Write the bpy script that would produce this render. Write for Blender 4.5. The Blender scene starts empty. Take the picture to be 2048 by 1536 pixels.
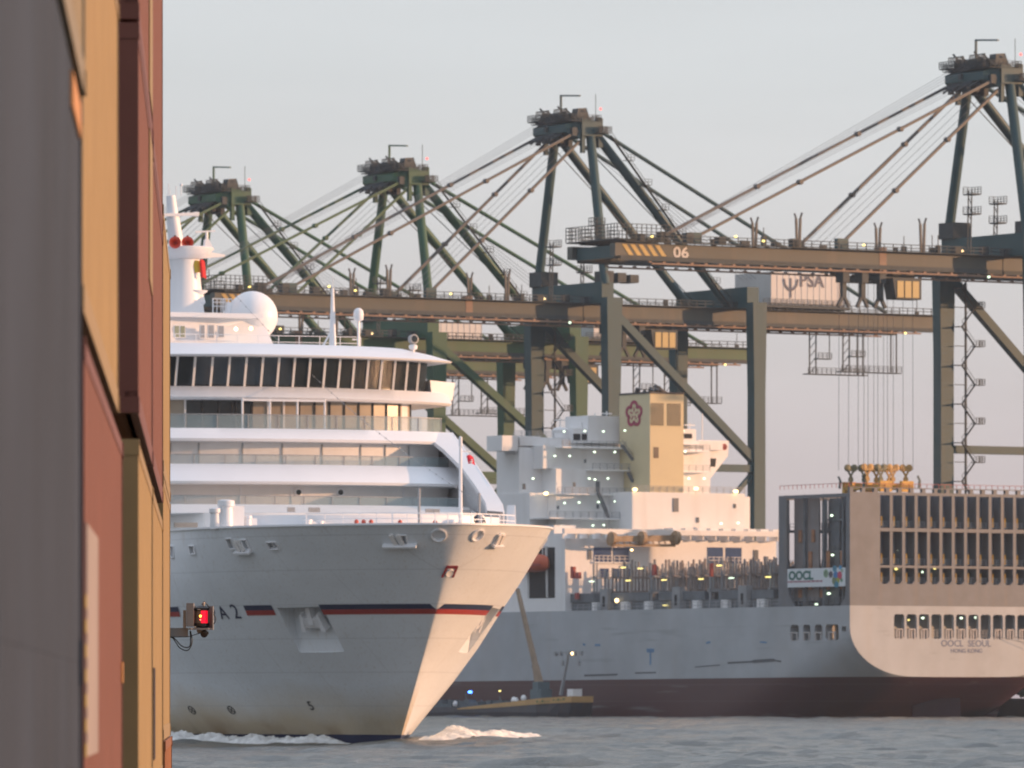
import bpy, bmesh, math, random
from mathutils import Vector, Matrix
from mathutils.bvhtree import BVHTree
random.seed(7)
sc = bpy.context.scene
col = sc.collection
R = math.radians
# ---------------------------------------------------------------- camera
FPX, CX, HY, CAMZ = 14750.0, 1024.0, 1407.0, 2.65      # focal length in pixels of the 2048 px photograph, horizon row, eye height
cam = bpy.data.cameras.new('camera')
cam.sensor_width = 36.0
cam.lens = FPX / 2048 * 36
cam.shift_y = (HY - 768) / 2048
cam.clip_start = 1.0
cam.clip_end = 60000
cam.dof.use_dof = True
cam.dof.focus_distance = 132
cam.dof.aperture_fstop = 6.2
camo = bpy.data.objects.new('camera', cam)
camo.location = (0, 0, CAMZ)
camo.rotation_euler = (R(90), 0, 0)
col.objects.link(camo)
sc.camera = camo
# ---------------------------------------------------------------- light
SUN_AZ, SUN_EL = 0.0, 6.5                               # azimuth counted from +X towards +Y
world_ = bpy.data.worlds.new('World')
sc.world = world_
world_.use_nodes = True
nt = world_.node_tree
nt.nodes.clear()
def N(t, **kw):
    n = nt.nodes.new(t)
    for k, v in kw.items(): setattr(n, k, v)
    return n
L = lambda a, b: nt.links.new(a, b)
out = N('ShaderNodeOutputWorld'); bg = N('ShaderNodeBackground'); bg2 = N('ShaderNodeBackground'); add = N('ShaderNodeAddShader')
sky = N('ShaderNodeTexSky', sky_type='NISHITA', sun_disc=False)
sky.sun_elevation = R(SUN_EL); sky.sun_rotation = R(90 - SUN_AZ)
sky.air_density = 1.2; sky.dust_density = 2.5
L(sky.outputs[0], bg.inputs[0]); bg.inputs[1].default_value = 0.028
# high thin overcast: a veil that is pinkish low down, grey white above, dimmer away from the sunset
tc = N('ShaderNodeTexCoord'); sep = N('ShaderNodeSeparateXYZ'); L(tc.outputs['Generated'], sep.inputs[0])
ramp = N('ShaderNodeValToRGB'); L(sep.outputs['Z'], ramp.inputs[0])
cr = ramp.color_ramp
cr.elements[0].position = 0.0; cr.elements[0].color = (.405, .345, .365, 1)
cr.elements[1].position = 1.0; cr.elements[1].color = (.72, .80, .96, 1)
for p, c in ((.018, (.420, .367, .380)), (.038, (.452, .418, .436)), (.060, (.488, .487, .508)), (.085, (.488, .512, .545)), (.35, (.40, .45, .55))):
    e = cr.elements.new(p); e.color = (*c, 1)
noi = N('ShaderNodeTexNoise'); mp = N('ShaderNodeMapping'); mp.inputs['Scale'].default_value = (9, 9, 60)
L(tc.outputs['Generated'], mp.inputs[0]); L(mp.outputs[0], noi.inputs[0]); noi.inputs['Scale'].default_value = 1.0; noi.inputs['Detail'].default_value = 4
mr = N('ShaderNodeMapRange'); L(noi.outputs[0], mr.inputs[0]); mr.inputs['To Min'].default_value = .90; mr.inputs['To Max'].default_value = 1.09
dot = N('ShaderNodeVectorMath', operation='DOT_PRODUCT'); L(tc.outputs['Generated'], dot.inputs[0]); dot.inputs[1].default_value = (.55, .83, .05)
mr2 = N('ShaderNodeMapRange'); L(dot.outputs['Value'], mr2.inputs[0])
mr2.inputs['From Min'].default_value = -.9; mr2.inputs['From Max'].default_value = .70; mr2.inputs['To Min'].default_value = .80; mr2.inputs['To Max'].default_value = 1.0
# the dimming fades out towards the zenith
zf = N('ShaderNodeMapRange'); L(sep.outputs['Z'], zf.inputs[0]); zf.inputs['From Min'].default_value = .25; zf.inputs['From Max'].default_value = .9
mxz = N('ShaderNodeMix'); L(zf.outputs[0], mxz.inputs['Factor']); L(mr2.outputs[0], mxz.inputs['A']); mxz.inputs['B'].default_value = 1.0
mul = N('ShaderNodeMath', operation='MULTIPLY'); L(mr.outputs[0], mul.inputs[0]); L(mxz.outputs['Result'], mul.inputs[1])
L(ramp.outputs[0], bg2.inputs[0]); L(mul.outputs[0], bg2.inputs[1])
L(bg.outputs[0], add.inputs[0]); L(bg2.outputs[0], add.inputs[1]); L(add.outputs[0], out.inputs[0])
sun = bpy.data.lights.new('sun', 'SUN'); sun.energy = 3.8; sun.angle = R(.6); sun.color = (1, .55, .29)
suno = bpy.data.objects.new('sun', sun); col.objects.link(suno)
sd = Vector((math.cos(R(SUN_AZ)) * math.cos(R(SUN_EL)), math.sin(R(SUN_AZ)) * math.cos(R(SUN_EL)), math.sin(R(SUN_EL))))
suno.rotation_euler = sd.to_track_quat('Z', 'Y').to_euler(); suno.location = sd * 300
vs = sc.view_settings; vs.view_transform = 'Standard'; vs.look = 'None'; vs.exposure = .35; vs.gamma = 1
# ---------------------------------------------------------------- helpers
def mat(name, c, rough=.5, var=.14, scale=.6, streak=0.0, streakcol=(.16, .09, .05), metal=0.0, emit=None, estr=0.0, bump=0.0, spec=.5):
    m = bpy.data.materials.new(name); m.use_nodes = True
    t = m.node_tree; b = t.nodes['Principled BSDF']
    b.inputs['Roughness'].default_value = rough; b.inputs['Metallic'].default_value = metal
    b.inputs['Specular IOR Level'].default_value = spec
    tc = t.nodes.new('ShaderNodeTexCoord')
    n = t.nodes.new('ShaderNodeTexNoise'); n.inputs['Scale'].default_value = scale; n.inputs['Detail'].default_value = 6; n.inputs['Roughness'].default_value = .6
    t.links.new(tc.outputs['Object'], n.inputs[0])
    r = t.nodes.new('ShaderNodeMapRange'); r.inputs['From Min'].default_value = .3; r.inputs['From Max'].default_value = .7
    r.inputs['To Min'].default_value = 1 - var; r.inputs['To Max'].default_value = 1 + var
    t.links.new(n.outputs[0], r.inputs[0])
    mx = t.nodes.new('ShaderNodeVectorMath'); mx.operation = 'SCALE'; mx.inputs[0].default_value = c
    t.links.new(r.outputs[0], mx.inputs['Scale']); last = mx.outputs[0]
    if streak:
        mp = t.nodes.new('ShaderNodeMapping'); mp.inputs['Scale'].default_value = (1, 1, .07)
        t.links.new(tc.outputs['Object'], mp.inputs[0])
        n2 = t.nodes.new('ShaderNodeTexNoise'); n2.inputs['Scale'].default_value = scale * 2.2; n2.inputs['Detail'].default_value = 5
        t.links.new(mp.outputs[0], n2.inputs[0])
        r2 = t.nodes.new('ShaderNodeMapRange'); r2.inputs['From Min'].default_value = .52; r2.inputs['From Max'].default_value = .75; r2.inputs['To Max'].default_value = streak
        t.links.new(n2.outputs[0], r2.inputs[0])
        mix = t.nodes.new('ShaderNodeMix'); mix.data_type = 'RGBA'
        t.links.new(r2.outputs[0], mix.inputs['Factor']); t.links.new(last, mix.inputs['A']); mix.inputs['B'].default_value = (*streakcol, 1)
        last = mix.outputs['Result']
    t.links.new(last, b.inputs['Base Color'])
    if bump:
        bp = t.nodes.new('ShaderNodeBump'); bp.inputs['Strength'].default_value = bump; bp.inputs['Distance'].default_value = .05
        t.links.new(n.outputs[0], bp.inputs['Height']); t.links.new(bp.outputs[0], b.inputs['Normal'])
    if emit:
        b.inputs['Emission Color'].default_value = (*emit, 1); b.inputs['Emission Strength'].default_value = estr
    return m
def nodes_of(m):
    t = m.node_tree
    return t, t.nodes['Principled BSDF']

class MB:
    def __init__(s): s.v = []; s.f = []
    def add(s, vs, fs):
        o = len(s.v); s.v += [tuple(v) for v in vs]; s.f += [tuple(i + o for i in f) for f in fs]; return s
    def box(s, x0, x1, y0, y1, z0, z1):
        return s.add([(x0,y0,z0),(x1,y0,z0),(x1,y1,z0),(x0,y1,z0),(x0,y0,z1),(x1,y0,z1),(x1,y1,z1),(x0,y1,z1)],
                     [(0,3,2,1),(4,5,6,7),(0,1,5,4),(1,2,6,5),(2,3,7,6),(3,0,4,7)])
    def hexa(s, p):    # 4 bottom, 4 top
        return s.add(p, [(0,3,2,1),(4,5,6,7),(0,1,5,4),(1,2,6,5),(2,3,7,6),(3,0,4,7)])
    def beam(s, a, b, w, h=None, up=(0, 0, 1), w2=None, h2=None):
        h = h or w; w2 = w2 or w; h2 = h2 or h
        a = Vector(a); b = Vector(b); d = (b - a).normalized(); u = Vector(up)
        if abs(d.dot(u)) > .98: u = Vector((1, 0, 0))
        r = d.cross(u).normalized(); u = r.cross(d)
        P = []
        for c, ww, hh in ((a, w, h), (b, w2, h2)):
            P += [c - r*ww/2 - u*hh/2, c + r*ww/2 - u*hh/2, c + r*ww/2 + u*hh/2, c - r*ww/2 + u*hh/2]
        return s.add(P, [(0,3,2,1),(4,5,6,7),(0,1,5,4),(1,2,6,5),(2,3,7,6),(3,0,4,7)])
    def tube(s, a, b, r, r2=None, n=10):
        r2 = r if r2 is None else r2
        a = Vector(a); b = Vector(b); d = (b - a).normalized(); u = Vector((0, 0, 1))
        if abs(d.dot(u)) > .98: u = Vector((1, 0, 0))
        x = d.cross(u).normalized(); y = x.cross(d)
        P = []
        for c, rr in ((a, r), (b, r2)):
            for i in range(n):
                t = 2*math.pi*i/n; P.append(c + x*math.cos(t)*rr + y*math.sin(t)*rr)
        return s.add(P, [tuple((i, (i+1) % n, n+(i+1) % n, n+i)) for i in range(n)] + [tuple(range(n))[::-1], tuple(range(n, 2*n))])
    def path(s, pts, r, n=6):
        for a, b in zip(pts[:-1], pts[1:]): s.tube(a, b, r, n=n)
        return s
    def lathe(s, c, prof, n=20, ax=(0, 0, 1)):     # prof: (radius, along)
        ax = Vector(ax).normalized(); u = Vector((0, 0, 1)) if abs(ax.z) < .9 else Vector((1, 0, 0))
        x = ax.cross(u).normalized(); y = ax.cross(x); c = Vector(c)
        P = [c + ax*h + (x*math.cos(2*math.pi*i/n) + y*math.sin(2*math.pi*i/n))*r for r, h in prof for i in range(n)]
        F = []
        for k in range(len(prof) - 1):
            for i in range(n): F.append((k*n+i, k*n+(i+1) % n, (k+1)*n+(i+1) % n, (k+1)*n+i))
        F += [tuple(range(n))[::-1], tuple(range((len(prof)-1)*n, len(prof)*n))]
        return s.add(P, F)
    def ball(s, c, r, n=16, sq=1.0):
        k = n // 2
        return s.lathe(c, [(max(r*math.sin(math.pi*i/k), r*.02), -r*sq*math.cos(math.pi*i/k)) for i in range(k+1)], n)
    def prism(s, poly, a, b):     # poly list of 3d points; extruded by vector b-a
        d = Vector(b) - Vector(a); n = len(poly)
        P = [Vector(p) for p in poly] + [Vector(p) + d for p in poly]
        return s.add(P, [tuple(range(n))[::-1], tuple(range(n, 2*n))] + [(i, (i+1) % n, n+(i+1) % n, n+i) for i in range(n)])
    def loft(s, rings, closed=False, cap=False):
        m = len(rings[0]); P = [p for r in rings for p in r]; F = []
        for k in range(len(rings)-1):
            for i in range(m if closed else m-1):
                j = (i+1) % m; F.append((k*m+i, k*m+j, (k+1)*m+j, (k+1)*m+i))
        if cap: F += [tuple(range(m))[::-1], tuple(range((len(rings)-1)*m, len(rings)*m))]
        return s.add(P, F)
    def rail(s, pts, h=1.1, sp=2.0, r=.03, mid=2):
        for a, b in zip(pts[:-1], pts[1:]):
            a = Vector(a); b = Vector(b); n = max(1, int((b-a).length/sp))
            for i in range(n+1):
                p = a.lerp(b, i/n); s.beam(p, p + Vector((0, 0, h)), r*2)
            for k in range(1, mid+1):
                o = Vector((0, 0, h*k/mid)); s.beam(a+o, b+o, r*2)
        return s
    def build(s, name, m, parent=None, smooth=None, label=None, fix=True):
        me = bpy.data.meshes.new(name); me.from_pydata(s.v, [], s.f)
        if fix:
            bm = bmesh.new(); bm.from_mesh(me); bmesh.ops.recalc_face_normals(bm, faces=bm.faces); bm.to_mesh(me); bm.free()
        if isinstance(m, (list, tuple)):
            for k in m: me.materials.append(k)
        else: me.materials.append(m)
        if smooth:
            for p in me.polygons: p.use_smooth = True
            me.set_sharp_from_angle(angle=R(smooth))
        o = bpy.data.objects.new(name, me); col.objects.link(o)
        if parent: o.parent = parent
        if label: o['label'] = label
        return o
def tag(o, label=None, cat=None, group=None, kind=None):
    if label: o['label'] = label
    if cat: o['category'] = cat
    if group: o['group'] = group
    if kind: o['kind'] = kind
    return o
def empty(name, loc, rz, label, cat, group=None):
    o = bpy.data.objects.new(name, None); o.empty_display_size = 1; o.location = loc; o.rotation_euler = (0, 0, rz); col.objects.link(o)
    return tag(o, label, cat, group)
def copy_tree(o, parent=None):
    c = o.copy(); col.objects.link(c); c.parent = parent
    for ch in list(o.children): copy_tree(ch, c)
    return c
def text_mesh(txt, size, bold=0.0):
    cu = bpy.data.curves.new('t', 'FONT'); cu.body = txt; cu.size = size; cu.align_x = 'CENTER'; cu.align_y = 'CENTER'; cu.extrude = .01; cu.offset = bold; cu.resolution_u = 3
    o = bpy.data.objects.new('t', cu); col.objects.link(o)
    dg = bpy.context.evaluated_depsgraph_get(); me = bpy.data.meshes.new_from_object(o.evaluated_get(dg))
    bpy.data.objects.remove(o); bpy.data.curves.remove(cu)
    return me
def put_text(name, txt, size, m, parent, c, right, up, bold=0.0, sx=1.0):
    me = text_mesh(txt, size, bold); c = Vector(c); right = Vector(right).normalized(); up = Vector(up); up = (up - right*up.dot(right)).normalized(); nrm = right.cross(up)
    for v in me.vertices: v.co = c + right*v.co.x*sx + up*v.co.y + nrm*v.co.z
    me.materials.clear(); me.materials.append(m)
    o = bpy.data.objects.new(name, me); col.objects.link(o); o.parent = parent
    return o
class Frame:
    def __init__(s, ox, oy, ang): s.o = Vector((ox, oy, 0)); s.a = ang; s.c = math.cos(ang); s.s = math.sin(ang)
    def loc(s, p): x = p[0]-s.o.x; y = p[1]-s.o.y; return Vector((x*s.c + y*s.s, -x*s.s + y*s.c, p[2]))
    def ray(s, px, py):
        return s.loc((0, 0, CAMZ)), s.loc(((px-CX)/FPX + 0, 1.0, CAMZ + (HY-py)/FPX)) - s.loc((0, 0, CAMZ))
    def hx(s, px, py, x): o, d = s.ray(px, py); t = (x-o.x)/d.x; return o + d*t
    def hy(s, px, py, y): o, d = s.ray(px, py); t = (y-o.y)/d.y; return o + d*t
def lit(name, c, strength): return mat(name, c, emit=c, estr=strength, var=0)
M_LAMPW = lit('lamp_white', (.80, 1.0, .74), 1.7)
M_LAMPO = lit('lamp_orange', (1.0, .68, .32), 3.5)
M_LAMPY = lit('lamp_yellow', (1.0, .80, .25), 1.8)
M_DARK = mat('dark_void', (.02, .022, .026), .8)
M_GALV = mat('galvanised_steel', (.30, .31, .32), .5, .2, 8)
# ================================================================ water, quay
import numpy as np
th1 = R(20.5); C1 = Frame(-8.13, 535.5, R(-69.5))       # cruise ship: x forward, y port
C2 = Frame(80.14, 1317.9, R(122.4))                     # container ship
def wnoise(X, Y):
    rs = np.random.RandomState(3); h = np.zeros_like(X)
    for i in range(80):
        lam = 1.3 * (1.045 ** i); a = rs.uniform(-.85, .85) + 1.45; k = 2*math.pi/lam
        h += .0165 * lam**.33 * np.sin(k*(X*np.cos(a) + Y*np.sin(a)) + rs.uniform(0, 6.28)) * (.6 + .4*np.sin(X*.013*i + Y*.009 + i))
    return h
def water_h(X, Y):
    h = wnoise(X, Y)
    lx = (X+8.13)*math.cos(C1.a) + (Y-535.5)*math.sin(C1.a); ly = -(X+8.13)*math.sin(C1.a) + (Y-535.5)*math.cos(C1.a)
    # trough on the starboard bow, crest thrown up ahead and to port
    h -= .62*np.exp(-((X+18)/12)**2 - ((Y-500)/75)**2)
    h += .22*np.exp(-((lx-3)/9)**2 - ((ly-5)/9)**2)
    return h
def frange_geo(a, b, d0, g):
    r = [a]; d = d0
    while r[-1] < b: r.append(r[-1]+d); d *= g
    return r
ys = [-40000, -8000, -1500, -300, 0, 120, 220] + list(np.arange(280, 700, 1.1)) + list(np.arange(700, 1500, 3.0)) + frange_geo(1503, 40000, 6, 1.25)
xs = sorted([-x for x in frange_geo(61, 40000, 3, 1.4)] + list(np.arange(-60, 112, .75)) + frange_geo(113, 40000, 3, 1.4))
X, Y = np.meshgrid(np.array(xs), np.array(ys))
fade = np.clip((115-np.abs(X-20))/20, 0, 1) * np.clip((Y-200)/80, 0, 1) * np.clip((1500-Y)/60, 0, 1)
Z = water_h(X, Y) * fade
nx, ny = len(xs), len(ys)
V = np.stack([X, Y, Z], -1).reshape(-1, 3)
I = np.arange(nx*ny).reshape(ny, nx)
F = np.stack([I[:-1, :-1], I[:-1, 1:], I[1:, 1:], I[1:, :-1]], -1).reshape(-1, 4)
me = bpy.data.meshes.new('water'); me.from_pydata(V.tolist(), [], F.tolist())
for p in me.polygons: p.use_smooth = True
mw = bpy.data.materials.new('river_water'); mw.use_nodes = True
t, b = nodes_of(mw)
b.inputs['Roughness'].default_value = .16; b.inputs['IOR'].default_value = 1.33
tcn = t.nodes.new('ShaderNodeTexCoord'); n1 = t.nodes.new('ShaderNodeTexNoise'); n1.inputs['Scale'].default_value = .9; n1.inputs['Detail'].default_value = 8; n1.inputs['Roughness'].default_value = .65
mpn = t.nodes.new('ShaderNodeMapping'); mpn.inputs['Scale'].default_value = (1, .45, 1); t.links.new(tcn.outputs['Object'], mpn.inputs[0]); t.links.new(mpn.outputs[0], n1.inputs[0])
bp = t.nodes.new('ShaderNodeBump'); bp.inputs['Strength'].default_value = 1.0; bp.inputs['Distance'].default_value = .75
t.links.new(n1.outputs[0], bp.inputs['Height']); t.links.new(bp.outputs[0], b.inputs['Normal'])
n2 = t.nodes.new('ShaderNodeTexNoise'); n2.inputs['Scale'].default_value = 1.0; n2.inputs['Detail'].default_value = 7; mp2_ = t.nodes.new('ShaderNodeMapping'); mp2_.inputs['Scale'].default_value = (.16, .028, 1); t.links.new(tcn.outputs['Object'], mp2_.inputs[0]); t.links.new(mp2_.outputs[0], n2.inputs[0])
rp = t.nodes.new('ShaderNodeValToRGB'); t.links.new(n2.outputs[0], rp.inputs[0])
rp.color_ramp.elements[0].position = .35; rp.color_ramp.elements[0].color = (.052, .066, .064, 1)
rp.color_ramp.elements[1].position = .68; rp.color_ramp.elements[1].color = (.135, .135, .112, 1)
# whitecap flecks
n3 = t.nodes.new('ShaderNodeTexNoise'); n3.inputs['Scale'].default_value = .35; n3.inputs['Detail'].default_value = 9; n3.inputs['Roughness'].default_value = .7
mp3 = t.nodes.new('ShaderNodeMapping'); mp3.inputs['Scale'].default_value = (1, .22, 1); t.links.new(tcn.outputs['Object'], mp3.inputs[0]); t.links.new(mp3.outputs[0], n3.inputs[0])
r3 = t.nodes.new('ShaderNodeMapRange'); r3.inputs['From Min'].default_value = .66; r3.inputs['From Max'].default_value = .74; t.links.new(n3.outputs[0], r3.inputs[0])
mxn = t.nodes.new('ShaderNodeMix'); mxn.data_type = 'RGBA'; t.links.new(r3.outputs[0], mxn.inputs['Factor']); t.links.new(rp.outputs[0], mxn.inputs['A']); mxn.inputs['B'].default_value = (.55, .56, .56, 1)
t.links.new(mxn.outputs['Result'], b.inputs['Base Color'])
me.materials.append(mw)
ow = bpy.data.objects.new('water', me); col.objects.link(ow); tag(ow, kind='structure')
M_FOAM = mat('foam', (.80, .79, .76), .8, .25, 2.2, bump=1.0)
t, b = nodes_of(M_FOAM); b.inputs['Subsurface Weight'].default_value = 0
def foam(name, path, wid, hgt, label, seed, base=0.0):
    rs = np.random.RandomState(seed); n = 420; m = 44
    pts = [Vector(p) for p in path]
    cum = [0]
    for a, c in zip(pts[:-1], pts[1:]): cum.append(cum[-1] + (c-a).length)
    QX = np.zeros((n+1, m+1)); QY = QX.copy(); PR = QX.copy(); EN = QX.copy(); HG = QX.copy()
    for i in range(n+1):
        s = i/n*cum[-1]; k = max(j for j in range(len(cum)-1) if cum[j] <= s + 1e-6); f = (s-cum[k])/(cum[k+1]-cum[k])
        p = pts[k].lerp(pts[k+1], min(f, 1)); d = (pts[k+1]-pts[k]); d.z = 0; d.normalize(); side = Vector((d.y, -d.x, 0))
        env = min(1, i/n*14+.15)*min(1, (1-i/n)*3.2)
        for j in range(m+1):
            c = j/m*2-1; q = p + side*(c*wid(i/n)/2)
            QX[i, j] = q.x; QY[i, j] = q.y; PR[i, j] = max(0, 1-abs(c)**2.2); EN[i, j] = env; HG[i, j] = hgt(i/n)
    nz = np.zeros_like(QX); fr_ = .9
    for k2 in range(44):
        a_ = rs.uniform(0, 3.14); nz += np.sin(fr_*(QX*math.cos(a_) + QY*math.sin(a_)) + rs.uniform(0, 6.28) + 1.3*np.sin(QX*.9*k2**.5 + QY*1.1 + k2)) * .42/(1+fr_*.22)/3; fr_ *= 1.08
    WX = QX*C1.c - QY*C1.s + C1.o.x; WY = QX*C1.s + QY*C1.c + C1.o.y
    ZZ = water_h(WX, WY) + base*EN - .10 + (HG*PR*(1+nz*.55) + .07*nz)*EN
    vs_ = np.stack([WX + nz*.12, WY + nz*.1, ZZ], -1).reshape(-1, 3).tolist()
    F_ = [(i*(m+1)+j, i*(m+1)+j+1, (i+1)*(m+1)+j+1, (i+1)*(m+1)+j) for i in range(n) for j in range(m)]
    mb = MB(); mb.v = vs_; mb.f = F_
    o = mb.build(name, M_FOAM, None, smooth=60)
    tag(o, label, None, None, 'stuff'); return o
# ================================================================ quay
qm = mat('quay_concrete', (.05, .05, .055), .85, .2, .2)
def c2w(x, y, z): return (C2.o.x + x*C2.c - y*C2.s, C2.o.y + x*C2.s + y*C2.c, z)
mb = MB()
a = [c2w(-1500, -26.5, -6), c2w(3000, -26.5, -6), c2w(3000, -4000, -6), c2w(-1500, -4000, -6)]
mb.hexa(a + [(p[0], p[1], 3.6) for p in a])
tag(mb.build('quay', qm), kind='structure')
# ================================================================ cruise ship
cruise = empty('cruise_ship', (-8.13, 535.5, 0), R(-69.5), 'white cruise ship steaming past bow first with navy and red line round its hull', 'cruise ship')
M_WHITE = mat('ship_white', (.80, .80, .81), .38, .04, .25)
M_WHITE2 = mat('ship_white_wall', (.80, .77, .74), .45, .06, .35, streak=.12, streakcol=(.45, .40, .33))
M_NAVY = mat('navy_paint', (.022, .035, .085), .4, .1)
M_RED = mat('red_paint', (.38, .045, .035), .4, .1)
M_GLASSD = mat('dark_glass', (.022, .028, .032), .08, .3, .5)
M_BLACKW = mat('window_frame_dark', (.03, .03, .032), .5)
M_PANEL = mat('bronze_blind', (.33, .27, .20), .30, .2, .4)
M_GLASSR = bpy.data.materials.new('rail_glass'); M_GLASSR.use_nodes = True
t, b = nodes_of(M_GLASSR); b.inputs['Base Color'].default_value = (.36, .46, .48, 1); b.inputs['Roughness'].default_value = .1; b.inputs['Alpha'].default_value = .34
mh = mat('cruise_hull_paint', (.775, .805, .83), .36, .07, .12)
t, b = nodes_of(mh)
prev = b.inputs['Base Color'].links[0].from_socket
tcn = t.nodes.new('ShaderNodeTexCoord'); sp = t.nodes.new('ShaderNodeSeparateXYZ'); t.links.new(tcn.outputs['Object'], sp.inputs[0])
def mth(op, a, b_=None, cl=False):
    n = t.nodes.new('ShaderNodeMath'); n.operation = op; n.use_clamp = cl
    for i, v in enumerate((a, b_)):
        if v is None: continue
        if isinstance(v, (int, float)): n.inputs[i].default_value = v
        else: t.links.new(v, n.inputs[i])
    return n.outputs[0]
def mixc(f, a, c):
    n = t.nodes.new('ShaderNodeMix'); n.data_type = 'RGBA'
    t.links.new(f, n.inputs['Factor']); t.links.new(a, n.inputs['A']); n.inputs['B'].default_value = (*c, 1); return n.outputs['Result']
nA = t.nodes.new('ShaderNodeTexNoise'); nA.inputs['Scale'].default_value = .22; nA.inputs['Detail'].default_value = 7; t.links.new(tcn.outputs['Object'], nA.inputs[0])
# brown growth and silt stain creeping up from the waterline
f = mth('MULTIPLY', mth('SUBTRACT', mth('ADD', .95, mth('MULTIPLY', nA.outputs[0], 1.1)), mth('MULTIPLY', sp.outputs['Z'], .36), True), .80)
f = mth('MULTIPLY', f, mth('LESS_THAN', sp.outputs['Y'], .6))
c_ = mixc(f, prev, (.50, .38, .21))
nB = t.nodes.new('ShaderNodeTexNoise'); nB.inputs['Scale'].default_value = .33; nB.inputs['Detail'].default_value = 4; t.links.new(tcn.outputs['Object'], nB.inputs[0])
f2 = mth('MULTIPLY', mth('MULTIPLY', mth('SUBTRACT', 1.0, mth('MULTIPLY', sp.outputs['Z'], .5), True), mth('MULTIPLY', mth('SUBTRACT', nB.outputs[0], .45), 5.0, True)), .85)
f2 = mth('MULTIPLY', f2, mth('LESS_THAN', sp.outputs['Y'], .2))
c_ = mixc(f2, c_, (.26, .15, .06))
# plate seams
wv = mth('LESS_THAN', mth('FRACT', mth('MULTIPLY', sp.outputs['Z'], .41)), .03)
c_ = mixc(mth('MULTIPLY', wv, .28), c_, (.40, .41, .42))
vv = mth('LESS_THAN', mth('FRACT', mth('ADD', mth('MULTIPLY', sp.outputs['X'], .115), mth('MULTIPLY', mth('FLOOR', mth('MULTIPLY', sp.outputs['Z'], .41)), .37))), .006)
c_ = mixc(mth('MULTIPLY', vv, .30), c_, (.38, .38, .38))
nR = t.nodes.new('ShaderNodeTexNoise'); nR.inputs['Detail'].default_value = 6; mpR = t.nodes.new('ShaderNodeMapping'); mpR.inputs['Scale'].default_value = (1.3, 1.3, .09); t.links.new(tcn.outputs['Object'], mpR.inputs[0]); t.links.new(mpR.outputs[0], nR.inputs[0])
c_ = mixc(mth('MULTIPLY', mth('MULTIPLY', mth('SUBTRACT', nR.outputs[0], .56), 6.0, True), .30), c_, (.42, .34, .24))
f3 = mth('LESS_THAN', mth('ADD', sp.outputs['Z'], mth('MULTIPLY', nA.outputs[0], .1)), .42)
c_ = mixc(f3, c_, (.02, .03, .085))
t.links.new(c_, b.inputs['Base Color'])
nC = t.nodes.new('ShaderNodeTexNoise'); nC.inputs['Scale'].default_value = .5; t.links.new(tcn.outputs['Object'], nC.inputs[0])
bpn = t.nodes.new('ShaderNodeBump'); bpn.inputs['Strength'].default_value = .4; bpn.inputs['Distance'].default_value = .08; t.links.new(nC.outputs[0], bpn.inputs['Height']); t.links.new(bpn.outputs[0], b.inputs['Normal'])

TH = R(20.5); WB = 13.35; ZT = 15.35
def interp(x, tb):
    if x <= tb[0][0]: return tb[0][1]
    for (a, fa), (b_, fb) in zip(tb[:-1], tb[1:]):
        if x <= b_: return fa + (fb-fa)*(x-a)/(b_-a)
    return tb[-1][1]
MT = [(0, .35), (1.7, 1.19), (4.16, 2.48), (6.7, 3.63), (9.5, 4.6), (11.65, 5.45), (15.35, 6.6)]
def wprof(u, Lz, bz):
    if u <= 0: return 0.0
    if u >= Lz: return WB
    return WB*(1-(1-u/Lz)**2.0)**bz
def solveL(z):
    m = interp(z, MT); bz = 1.0 - .40*min(1, max(0, z/15.35))**.8
    lo, hi = 8, 140
    for _ in range(40):
        Lz = (lo+hi)/2
        best = max(wprof(u*.25, Lz, bz)*math.cos(TH) - u*.25*math.sin(TH) for u in range(1, 120))
        if best > m: lo = Lz
        else: hi = Lz
    return Lz, bz
ZT_ = [i*16.0/32 for i in range(33)]
LT = [solveL(z) for z in ZT_]
def hullw(z, x):
    z2 = min(max(z, 0), 15.99); k = int(z2/.5); f = z2/.5-k
    Lz = LT[k][0]*(1-f) + LT[k+1][0]*f; bz = LT[k][1]*(1-f) + LT[k+1][1]*f
    return wprof(.83*z - x, Lz, bz)
# hull: rings of constant z, u spaced densely near the stem
us = [0, .02, .08, .18, .32, .5, .75, 1, 1.35, 1.75, 2.2, 2.7, 3.3, 4, 4.8, 5.7, 6.8, 8, 9.5, 11, 13, 15, 17.5, 20, 23, 27, 32, 38, 45, 55, 68, 85, 110, 140, 180, 212]
zs = [-3, -1.5, -.5] + [i*.5 for i in range(0, 31)] + [ZT]
rings = []
for z in zs:
    x0 = .83*max(z, -1) ; st = []; k = 0
    for u in us:
        zz = max(z, 0); x = .83*zz - u
        w = hullw(zz, x)*(1 if z >= 0 else .9**(-z))
        if u > 180: w *= .93
        st.append((x if u < 212 else -205 - (ZT-z)*.0, w))
    rings.append([(x, -w, z) for x, w in reversed(st)] + [(x, w, z) for x, w in st[1:]])
mb = MB().loft(rings, closed=True)
n_ = len(rings[0]); k = (len(rings)-1)*n_
mb.f.append(tuple(range(n_))); 
half = n_//2
for i in range(half):                      # deck cap as strips from starboard to port
    a_, b_ = i, i+1; c2_, d_ = n_-1-i, n_-2-i
    if b_ <= d_ and a_ != c2_:
        q = [k+a_, k+b_] + ([k+d_] if d_ != b_ else []) + [k+c2_]
        if len(set(q)) > 2: mb.f.append(tuple(dict.fromkeys(q)))
hull = mb.build('hull', mh, cruise)
bm = bmesh.new(); bm.from_mesh(hull.data); bmesh.ops.remove_doubles(bm, verts=bm.verts, dist=.0005); bmesh.ops.recalc_face_normals(bm, faces=bm.faces)
bvh = BVHTree.FromBMesh(bm); bm.to_mesh(hull.data); bm.free()
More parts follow.
